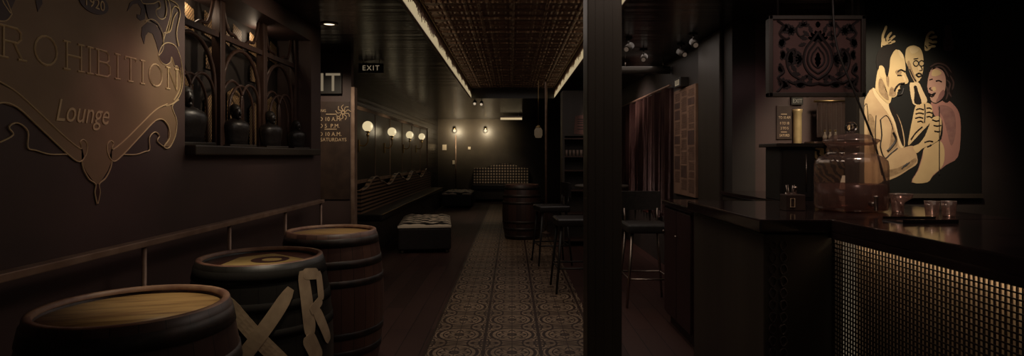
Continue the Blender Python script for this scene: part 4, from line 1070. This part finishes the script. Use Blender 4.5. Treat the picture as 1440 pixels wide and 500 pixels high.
# ------------------------------------------------------------ painted mural behind the bar
def mural():
    Y = 4.2
    t = thing('wall_mural', 'large sepia picture of three people toasting behind the bar', 'mural', fr(1290,140,Y))
    I = Matrix.Translation(-fr(1290,140,Y))
    bm = B(); a = fr(1212,-1,Y); b = fr(1378,272,Y)
    box(bm, (a.x,Y-.012,b.z), (b.x,Y,2.499)); bm.transform(I); obj('panel', bm, K['mur_bg'], t)
    bm = B(); box(bm, (a.x-.035,Y-.03,b.z-.03), (a.x,Y,2.499)); box(bm, (a.x,Y-.03,b.z-.03), (b.x,Y,b.z)); bm.transform(I); obj('frame', bm, K['blackwood'], t)
    bm = B()
    lev = [0]
    def poly(pts, mi, lift=1, sm=True, closed=True):
        q = [fr(x, y, Y-.012-.0006*lift) for x, y in pts]
        if sm: q = smooth_pts(q, 3, True)
        prism(bm, q, (0,-.0006,0), mi)
    def line(pts, r=.9, mi=1, lift=4):
        q = smooth_pts([fr(x, y, Y-.0125-.0006*lift) for x, y in pts], 3); tube(bm, q, r*Y/F, 5, mi)
    def stroke(pts, w, mi=2, lift=2):
        q = smooth_pts([Vector((a_, b_, 0)) for a_, b_ in pts], 3); Lp, Rp = [], []
        for i, p in enumerate(q):
            d = (q[min(i+1, len(q)-1)]-q[max(i-1, 0)]).normalized(); n_ = Vector((-d.y, d.x, 0))
            e = w/2*math.sqrt(max(.12, 1-abs(2*i/(len(q)-1)-1)**5)); Lp.append(p+n_*e); Rp.append(p-n_*e)
        poly([(v.x, v.y) for v in Lp+Rp[::-1]], mi, lift, False)
    # 0 light  1 dark  2 skin  3 purple lit rose  4 mid
    # body of the man on the left
    poly([(1227,124),(1217,138),(1213,155),(1212.5,200),(1212.5,256),(1240,256),(1246,238),(1250,224),(1262,211),(1272,206),(1271,188),(1266,170),(1258,155),(1250,146),(1240,136)], 4, 1)
    poly([(1227,124),(1232,126),(1246,142),(1257,156),(1265,172),(1269,190),(1271,206),(1265,206),(1261,188),(1252,165),(1240,148),(1230,134)], 0, 2)   # shirt front
    poly([(1250,146),(1256,150),(1261,160),(1267,176),(1271,198),(1270,206),(1264,192),(1259,172),(1252,156)], 1, 3)                                # tie
    poly([(1241,254),(1260,249),(1278,238),(1290,229),(1288,214),(1284,205),(1272,207),(1258,213),(1250,221),(1244,236)], 4, 4)                   # sleeve
    poly([(1284,206),(1292,202),(1300,192),(1306,178),(1311,166),(1320,163),(1324,170),(1323,184),(1320,196),(1310,203),(1298,208),(1289,215)], 2, 5)   # hand
    for q in ([(1270,235),(1276,229)],[(1273,233.5),(1279,228)],[(1268,237),(1272,232)]): line(q, .8, 1, 7)
    line([(1232,162),(1231,190),(1234,215),(1240,246)], .6); line([(1238,168),(1246,162),(1252,170),(1256,182)], .6)
    line([(1238,168),(1240,190),(1238,206),(1244,222),(1252,216),(1262,208)], .9); line([(1256,186),(1260,196),(1254,206),(1248,212)], 1.6)
    line([(1215,150),(1219,146),(1221,170)], .5)
    # neck and head of the man on the left
    poly([(1231,121),(1234,100),(1240,92),(1250,100),(1256,120),(1254,136),(1250,146),(1240,138),(1232,128)], 2, 5)
    poly([(1252,74),(1260,69.5),(1268,74),(1272,83),(1273.5,96),(1273,101),(1275,107),(1277.5,113),(1276,117),(1271,118.5),(1267,119),(1265,122),(1266,126),(1262,129),(1261,134),(1256,137),(1250,134),(1244,122),(1246,100),(1249,86)], 2, 6)
    poly([(1234,98),(1232,84),(1235,72),(1243,64),(1254,62),(1263,66),(1257,72),(1252,82),(1251,94),(1248,108),(1245,103),(1243,95),(1239,92)], 1, 7)
    poly([(1236,94),(1240,92),(1244,97),(1244,106),(1241,110),(1237,106)], 2, 8)
    line([(1262,101),(1267,98),(1273,101)], 1.1, 1, 8); line([(1262,106),(1268,106)], .9, 1, 8)
    line([(1272,117),(1265,118),(1260,123),(1258,128)], 1.3, 1, 8); line([(1267,125),(1263,127)], 1.0, 1, 8); line([(1262,134),(1268,132),(1271,124)], 1.1, 1, 8)
    # man in the middle
    poly([(1274,70),(1279,65),(1286,64),(1294,68),(1298,78),(1298.5,92),(1297,104),(1293,113),(1287,116),(1282,108),(1277,94),(1273,84)], 2, 2)
    poly([(1279,119),(1284,116),(1292,116),(1298,128),(1304,142),(1296,146),(1284,146)], 0, 1)
    poly([(1285,121),(1289,121),(1291,128),(1296,145),(1286,145),(1286,130)], 1, 3)
    for cx in (1288, 1296): tube(bm, [fr(cx+3.6*math.cos(2*PI*k/14), 89+4*math.sin(2*PI*k/14), Y-.0155) for k in range(14)], .7*Y/F, 5, 1, closed=True)
    line([(1288,105),(1292,103),(1296,105),(1292,108),(1288,105)], 1.1, 1, 5); line([(1285,83),(1291,82)], .7, 1, 5); line([(1294,92),(1297,98),(1293,99)], .6, 1, 5)
    line([(1279,97),(1284,108),(1288,114)], .8, 1, 5)
    # clasped hands with a glass, cuff running down
    poly([(1287,150),(1293,145),(1302,144),(1310,148),(1311,160),(1308,172),(1297,184),(1284,198),(1277,204),(1279,188),(1283,168)], 2, 2)
    for q in ([(1288,154),(1293,152.5),(1299,154)],[(1287.5,160),(1293,158.5),(1299,160)],[(1287,166),(1293,164.5),(1298,166)],[(1303,152),(1307,151.5),(1310,153)],[(1303,158),(1307,157.5),(1311,159)],[(1303,164),(1307,163.5),(1310,165)],[(1290,171),(1295,170),(1298,172)],[(1297,178),(1288,186),(1281,196)],[(1300,146),(1301,158),(1300,172)]): line(q, .8, 1, 5)
    for q in ([(1311,168),(1316,170),(1321,169)],[(1313,176),(1318,177),(1323,176)],[(1314,184),(1319,185),(1322,184)],[(1300,200),(1306,198),(1312,199)],[(1304,206),(1310,203)]): line(q, .9, 1, 7)
    # woman on the right
    poly([(1309,144),(1316,146),(1330,140),(1340,146),(1349,160),(1351,185),(1347,220),(1330,232),(1312,247),(1304,256),(1282,256),(1290,240),(1296,222),(1300,208),(1312,203),(1324,195),(1325,170),(1314,162)], 3, 1)
    poly([(1300,208),(1312,203),(1322,198),(1328,210),(1326,232),(1312,246),(1304,256),(1283,256),(1291,240),(1297,222)], 2, 2)
    poly([(1304,102),(1308,92),(1320,86),(1334,90),(1342,104),(1341,124),(1335,142),(1326,142),(1316,120)], 1, 2)
    poly([(1306,106),(1311,96),(1320,96),(1328,103),(1330,118),(1326,135),(1317,144),(1310,142),(1307,133),(1304,122)], 5, 3)
    line([(1307,112),(1311,111)], .8, 1, 5); line([(1316,114),(1320,113),(1324,115)], .9, 1, 5); line([(1306,131),(1310,133),(1315,130),(1310,136),(1306,131)], 1.0, 1, 5); line([(1309,123),(1307,125),(1311,127)], .6, 1, 5)
    line([(1321,150),(1321,245)], .6, 1, 6)
    # raised hands with glasses behind the heads
    poly([(1239,66),(1240,57),(1246,53),(1253,56),(1253,63),(1246,70),(1241,70)], 2, 1)
    for q, w_ in (([(1241,60),(1241.5,50),(1245,41),(1246.5,36)],3.4), ([(1247,57),(1249,51),(1254,45)],3.2), ([(1250,58),(1255,53),(1259,50)],3), ([(1250,62),(1255,59),(1259,58)],3)): stroke(q, w_, 2, 2)
    for q in ([(1245,52),(1246,58)],[(1249,57),(1252,55)],[(1249,61),(1253,59)],[(1241,64),(1246,67)]): line(q, .7, 1, 4)
    poly([(1300,67),(1301,57),(1306,52),(1311,58),(1310,66),(1305,71),(1301,71)], 2, 1)
    for q, w_ in (([(1302,57),(1305,49),(1310,45),(1314,47)],3.4), ([(1306,56),(1313,52),(1318,52)],3.6), ([(1306,61),(1313,59),(1318,59)],3.6), ([(1305,66),(1311,65),(1316,65)],3.4)): stroke(q, w_, 2, 2)
    for q in ([(1306,54),(1312,55.5),(1317,55.5)],[(1306,60),(1312,62),(1316,62)],[(1306,64),(1310,63)],[(1301,64),(1304,68)]): line(q, .7, 1, 4)
    # half tones of the print
    poly([(1236,112),(1241,112),(1247,128),(1250,140),(1244,138),(1236,128)], 8, 6)
    poly([(1253,122),(1258,126),(1260,133),(1256,136),(1250,133)], 8, 7)
    poly([(1246,105),(1250,108),(1250,122),(1247,118)], 8, 7)
    poly([(1259,100),(1264,98),(1268,101),(1266,105),(1261,105)], 8, 7)
    poly([(1263,70),(1268,74),(1271,82),(1266,80)], 0, 7); poly([(1269,104),(1272,108),(1274,113),(1271,113)], 0, 7)
    poly([(1276,88),(1279,86),(1283,98),(1287,108),(1289,115),(1284,112),(1279,101)], 8, 3)
    poly([(1280,67),(1287,66),(1292,70),(1286,75),(1280,74)], 0, 3)
    poly([(1291,94),(1294,94),(1296,99),(1293,100)], 0, 3)
    poly([(1222,160),(1230,170),(1232,200),(1230,230),(1224,215),(1220,185)], 8, 2)
    poly([(1254,180),(1260,190),(1262,204),(1254,212),(1248,214),(1252,200)], 8, 2)
    poly([(1244,240),(1262,236),(1280,226),(1287,222),(1288,228),(1268,242),(1244,250)], 8, 5)
    poly([(1322,130),(1327,126),(1328,133),(1322,141),(1316,143),(1319,137)], 9, 4)
    poly([(1312,98),(1319,98),(1324,103),(1316,107),(1310,106)], 2, 4); poly([(1311,123),(1315,122),(1316,127),(1312,128)], 2, 4)
    poly([(1318,150),(1330,148),(1342,158),(1344,185),(1338,205),(1332,186),(1326,165)], 9, 2)
    # waved hair of the woman
    for q in ([(1308,94),(1318,89),(1330,92),(1338,102)],[(1310,98),(1320,93),(1328,97),(1334,108)],[(1331,112),(1336,118),(1334,128),(1338,136)],[(1336,106),(1341,116),(1339,126)],[(1330,120),(1333,130),(1330,140)]): stroke(q, 2.2, 7, 3)
    poly([(1328,38),(1333,34),(1338,38),(1338,48),(1341,58),(1340,70),(1328,70),(1326,58),(1329,50)], 6, 1)
    bm.transform(I)
    obj('painted_figures', bm, [K['mur_light'], K['mur_dark'], K['mur_skin'], K['mur_purple_lit'], K['mur_suit'], K['mur_face'], K['mur_faint'], K['mur_hair'], K['mur_tone'], K['mur_rose2']], t)
K['mur_bg'] = node_mat('green black print', (.011,.011,.009), .6, 0, .3)
K['mur_light'] = node_mat('cream print', (.62,.47,.26), .6)
K['mur_dark'] = node_mat('ink print', (.012,.009,.007), .6, 0, .3)
K['mur_skin'] = mottled('tan print', (.50,.36,.18), (.57,.42,.21), 6, .6, bump=0)
K['mur_suit'] = mottled('suit print', (.42,.28,.15), (.52,.37,.2), 7, .6, bump=0)
K['mur_purple_lit'] = node_mat('purple lit rose print', (.34,.17,.13), .6)  # purple light on the woman is mixed into this colour
K['mur_face'] = node_mat('rosy print', (.42,.25,.18), .6)
K['mur_hair'] = node_mat('brown print', (.06,.035,.028), .6); K['mur_tone'] = mottled('umber half tone print', (.22,.14,.07), (.34,.23,.12), 40, .6, bump=0); K['mur_rose2'] = mottled('dark rose half tone', (.2,.1,.085), (.26,.14,.11), 30, .6, bump=0)
K['mur_faint'] = node_mat('faint rose print', (.07,.035,.035), .6)
mural()

# ------------------------------------------------------------ wall behind the bar corner, seen under the damask panel
def rear():
    Y = 5.0
    t = thing('menu_board', 'small brown board with pale hours lettering on the wall behind the bar', 'notice', fr(1102,172,Y))
    bm = B(); bbox(bm, (-.066,-.015,-.145), (.066,0,.145), .003); obj('board', bm, K['noticebrown'], t)
    bm = B(); s_ = Y/F
    for s, y, sz in (('TO 10 AM', 166,.032), ('8 TO 10', 174,.032), ('3 TO 5', 181,.032), ('SATURD', 191,.032)):
        add_text(bm, s, sz, Matrix.Translation((0,-.0165,(172-y-1)*s_)) @ FRONT, depth=.002, sx=.72, align='CENTER')
    for y in (161, 186): box(bm, (-.03,-.0165,(172-y)*s_), (.02,-.015,(172-y)*s_+.006))
    obj('lettering', bm, K['letters'], t)
    t = thing('exit_sign', 'tiny pale lettered exit sign on the wall under the damask panel', 'sign', fr(1119,142,Y))
    bm = B(); bbox(bm, (-.05,-.03,-.035), (.05,0,.035), .003); obj('housing', bm, K['black'], t)
    bm = B(); add_text(bm, 'EXIT', .05, Matrix.Translation((0,-.032,-.018)) @ FRONT, depth=.002, sx=.8, align='CENTER'); obj('lettering', bm, K['lit_letters2'], t)
    t = thing('brass_column', 'slim brass column on the wall below the tiny exit sign', 'column', (fr(1119,150,Y).x, Y-.03, 1.06))
    bm = B(); lathe(bm, [(0,0),(.045,0),(.045,.03),(.036,.05),(.034,.36),(.034,.66),(.04,.68),(.04,.7),(0,.7)], 20); obj('shaft', bm, K['brass_pat'], t)
    # curtain strip
    t = thing('curtain', 'short pale striped curtain on the wall behind the drink jar', 'curtain', (2.76,4.93,1.55))
    bm = B(); top = []; bot = []
    for i in range(121):
        x = -.17+.34*i/120; y = .012*math.sin(x*150)
        top.append(bm.verts.new((x,y,.26))); bot.append(bm.verts.new((x,y*1.2,-.03)))
    for i in range(120): bm.faces.new((top[i],top[i+1],bot[i+1],bot[i])).smooth = True
    bmesh.ops.solidify(bm, geom=bm.faces[:], thickness=.004); obj('fabric', bm, K['curtain2'], t)
    bm = B(); tube(bm, [(-.19,0,.275),(.19,0,.275)], .01, 8); obj('rod', bm, K['brass'], t)
    # bottle shelf
    t = thing('wall_shelf', 'narrow dark wall shelf carrying small bottles behind the drink jar', 'shelf', (2.72,4.92,1.46))
    bm = B(); bbox(bm, (-.2,-.09,0), (.2,.08,.02), .003); obj('board', bm, K['dkwood'], t)
    for x in (-.15,.15):
        bm = B(); prism(bm, [(x-.008,.08,0),(x-.008,-.05,0),(x-.008,.08,-.09)], (.016,0,0)); obj('bracket', bm, K['iron'], t)
    base = None; lbs = ['leftmost of the three small bottles on the wall shelf', 'middle one of the three small bottles on the wall shelf', 'rightmost of the three small bottles on the wall shelf']
    for i in range(3):
        loc = (2.645+.045*i, 4.90, 1.48)
        if base is None:
            base = thing('bottle', lbs[0], 'bottle', loc, group='bottles on the wall shelf')
            bm = B(); lathe(bm, [(0,0),(.016,0),(.017,.045),(.007,.065),(.006,.085),(0,.085)], 16); obj('body', bm, K['bottle'], base)
            bm = B(); lathe(bm, [(0,.085),(.008,.085),(.008,.1),(0,.1)], 12); obj('cap', bm, K['brass'], base)
        else: dup(base, loc, 0, lbs[i])
    bm = B(); bbox(bm, (2.60,4.985,1.07), (2.98,5.0,1.43), .002); tag(obj('wallpaper_panel', bm, K['zebra_small']), 'gold flecked wallpaper panel seen through the drink jar', 'panel')
    # console holding a little lamp
    t = thing('console_table', 'small dark console against the wall behind the drink jar', 'table', (2.78,4.78,0))
    bm = B(); bbox(bm, (-.24,-.17,1.02), (.24,.17,1.05), .004); obj('tabletop', bm, K['blackwood'], t)
    for a in (-.2,.2):
        for b in (-.13,.13):
            bm = B(); box(bm, (a-.02,b-.02,0), (a+.02,b+.02,1.02)); obj('leg', bm, K['blackwood'], t)
    t = thing('table_lamp', 'tiny lit table lamp with a pale shade, seen through the drink jar', 'lamp', (2.73,4.72,1.05))
    bm = B(); lathe(bm, [(0,0),(.035,0),(.03,.01),(.008,.02),(.008,.06)], 18); obj('base', bm, K['brass'], t)
    bm = B(); lathe(bm, [(.062,.04),(.035,.15)], 24); lathe(bm, [(.060,.04),(.033,.15)], 24); obj('lamp_shade', bm, K['shade'], t)
    t = thing('stirrer_glass', 'upright glass of small bright stirrers at the bar corner', 'glass', (1.68,3.5,1.07))
    bm = B(); lathe(bm, [(0,0),(.026,0),(.03,.07),(.028,.07),(.024,.008),(0,.008)], 20); obj('cup', bm, K['tglass'], t)
    for k in range(4):
        bm = B(); a = k*1.6; tube(bm, [(.008*math.cos(a),.008*math.sin(a),.012),(.026*math.cos(a),.026*math.sin(a),.115)], .0022, 6); obj('stirrer', bm, K['steel'], t)
K['lit_letters2'] = emis('pale lit letters', (1,.78,.5), .16)
K['brass_pat'] = mottled('patinated brass', (.3,.2,.09), (.75,.56,.28), 5, .4, (1,1,.8), metal=.3)
K['curtain2'] = node_mat('pale striped curtain', (.13,.08,.065), .6)
K['bottle'] = node_mat('pale bottle glass', (.55,.42,.32), .2)
K['shade'] = emis('lit lamp shade', (1,.78,.5), .3)
rear()

# ------------------------------------------------------------ light
def spot(name, loc, to, power, col, size=60, blend=.8, r=.06):
    d = bpy.data.lights.new(name, 'SPOT'); d.energy = power; d.color = col; d.spot_size = math.radians(size); d.spot_blend = blend; d.shadow_soft_size = r
    o = bpy.data.objects.new(name, d); COL.objects.link(o); o.location = loc
    o.rotation_euler = (Vector(to)-Vector(loc)).to_track_quat('-Z', 'Y').to_euler(); return o
def point(name, loc, power, col, r=.08):
    d = bpy.data.lights.new(name, 'POINT'); d.energy = power; d.color = col; d.shadow_soft_size = r
    o = bpy.data.objects.new(name, d); COL.objects.link(o); o.location = loc; return o
WARM = (1,.84,.63); AMB = (1,.78,.56); PURP = (1,.55,.6); NEU = (1,.84,.74)
def area(name, loc, power, col, sx, sy, rot=(0,0,0)):
    d = bpy.data.lights.new(name, 'AREA'); d.shape = 'RECTANGLE'; d.size = sx; d.size_y = sy; d.energy = power; d.color = col
    o = bpy.data.objects.new(name, d); COL.objects.link(o); o.location = loc; o.rotation_euler = rot; return o
spot('sign_light', (-.95,3.4,2.45), (-1.75,3.08,1.84), 30, WARM, 41, 1)
spot('purple_wash', (-.9,2.85,2.4), (-1.75,2.66,1.55), 5.5, PURP, 40, 1)
spot('barrel_light', (-.9,2.35,2.45), (-1.06,2.27,.9), 41, WARM, 42, .9)
spot('barrel_light', (-.9,3.6,2.45), (-1.12,3.7,.9), 22, WARM, 40, .9)
spot('window_light', (-.9,3.9,2.3), (-1.95,4.05,1.9), 12, AMB, 80, 1)
point('recess_fill', (-1.99,3.6,2.29), .5, AMB, .05); point('recess_fill', (-1.99,4.5,2.29), .4, AMB, .05)  # added fill inside the recess to brighten the panes
spot('poster_light', (-1.8,5.4,2.44), (-1.98,6.4,1.6), 30, WARM, 60, .9)
spot('aisle_light', (0,4.6,2.62), (0,4.7,0), 19, WARM, 70, .9)
spot('aisle_light', (-.2,8.4,2.62), (-.25,8.9,0), 17, AMB, 70, .9)
spot('aisle_light', (-.5,12.8,2.44), (-.5,13.0,0), 24, WARM, 75, .9)
spot('sofa_fill', (-.3,16.2,2.44), (-.3,17.6,.8), 16, WARM, 55, .9)  # added spot to brighten the sofa
spot('mural_light', (2.42,3.35,2.42), (2.66,4.2,1.66), 84, WARM, 66, 1)
spot('mural_light', (2.9,3.2,2.45), (3.05,4.2,1.5), 8, PURP, 50, 1)
spot('damask_light', (1.5,2.5,2.45), (1.8,3.5,1.95), 8, (1,.72,.66), 50, 1)
spot('bar_light', (1.9,2.7,2.45), (1.85,3.0,1.07), 16, (1,.7,.6), 60, 1)
spot('right_wall_light', (.8,8.3,2.4), (1.9,8.3,1.5), 60, (1,.74,.64), 90, 1)
spot('paper_light', (1.2,5.6,2.45), (1.9,6.3,1.6), 5, WARM, 60, 1)
spot('purple_wall_light', (1.95,4.3,2.45), (2.05,5.0,1.6), 4, PURP, 60, 1)
spot('rear_light', (2.7,4.45,2.45), (2.65,5.0,1.5), 14, WARM, 75, 1)
for y in (8.63,10.37,12.17,13.8): spot('globe_light', (-1.98,y,1.80), (-2.3,y,1.72), 2.4, (1,.82,.55), 160, .5, .08)
for x in (640,683):
    p = fr(x,184,17.50); spot('sconce_light', (p.x,17.55,p.z), (p.x,18,p.z-.06), 24, (1,.83,.55), 150, .5, .05)
area('ceiling_fill', (.6,2.8,2.66), 5.5, NEU, .5, .8)  # added area fills that lift the dark areas, no fixtures there
area('ceiling_fill', (0,5.2,2.66), 7, NEU, 1.2, 3.0)
area('ceiling_fill', (0,9.2,2.66), 1.5, NEU, 1.2, 3.0)
area('ceiling_fill', (-.4,14.6,2.47), 1.2, NEU, 1.8, 3.0)
area('ceiling_fill', (1.2,6.4,2.47), 4.5, NEU, 1.0, 2.5)
area('ceiling_fill', (2.1,2.2,2.47), 2, NEU, 1.0, 1.5)
w = bpy.data.worlds.new('World'); scn.world = w; w.use_nodes = True
w.node_tree.nodes['Background'].inputs[0].default_value = (1,.84,.74,1); w.node_tree.nodes['Background'].inputs[1].default_value = .018

# ------------------------------------------------------------ camera
cd = bpy.data.cameras.new('camera'); cam = bpy.data.objects.new('camera', cd); COL.objects.link(cam)
cam.location = (0,0,EYE); cam.rotation_euler = (PI/2,0,0); cd.sensor_width = 36; cd.lens = F/1440*36
cd.shift_y = -(250-CY)/1440; cd.clip_start = .05
scn.camera = cam
vs = scn.view_settings; vs.view_transform = 'Standard'; vs.look = 'None'; vs.exposure = .14; vs.gamma = 1; vs.use_curve_mapping = False
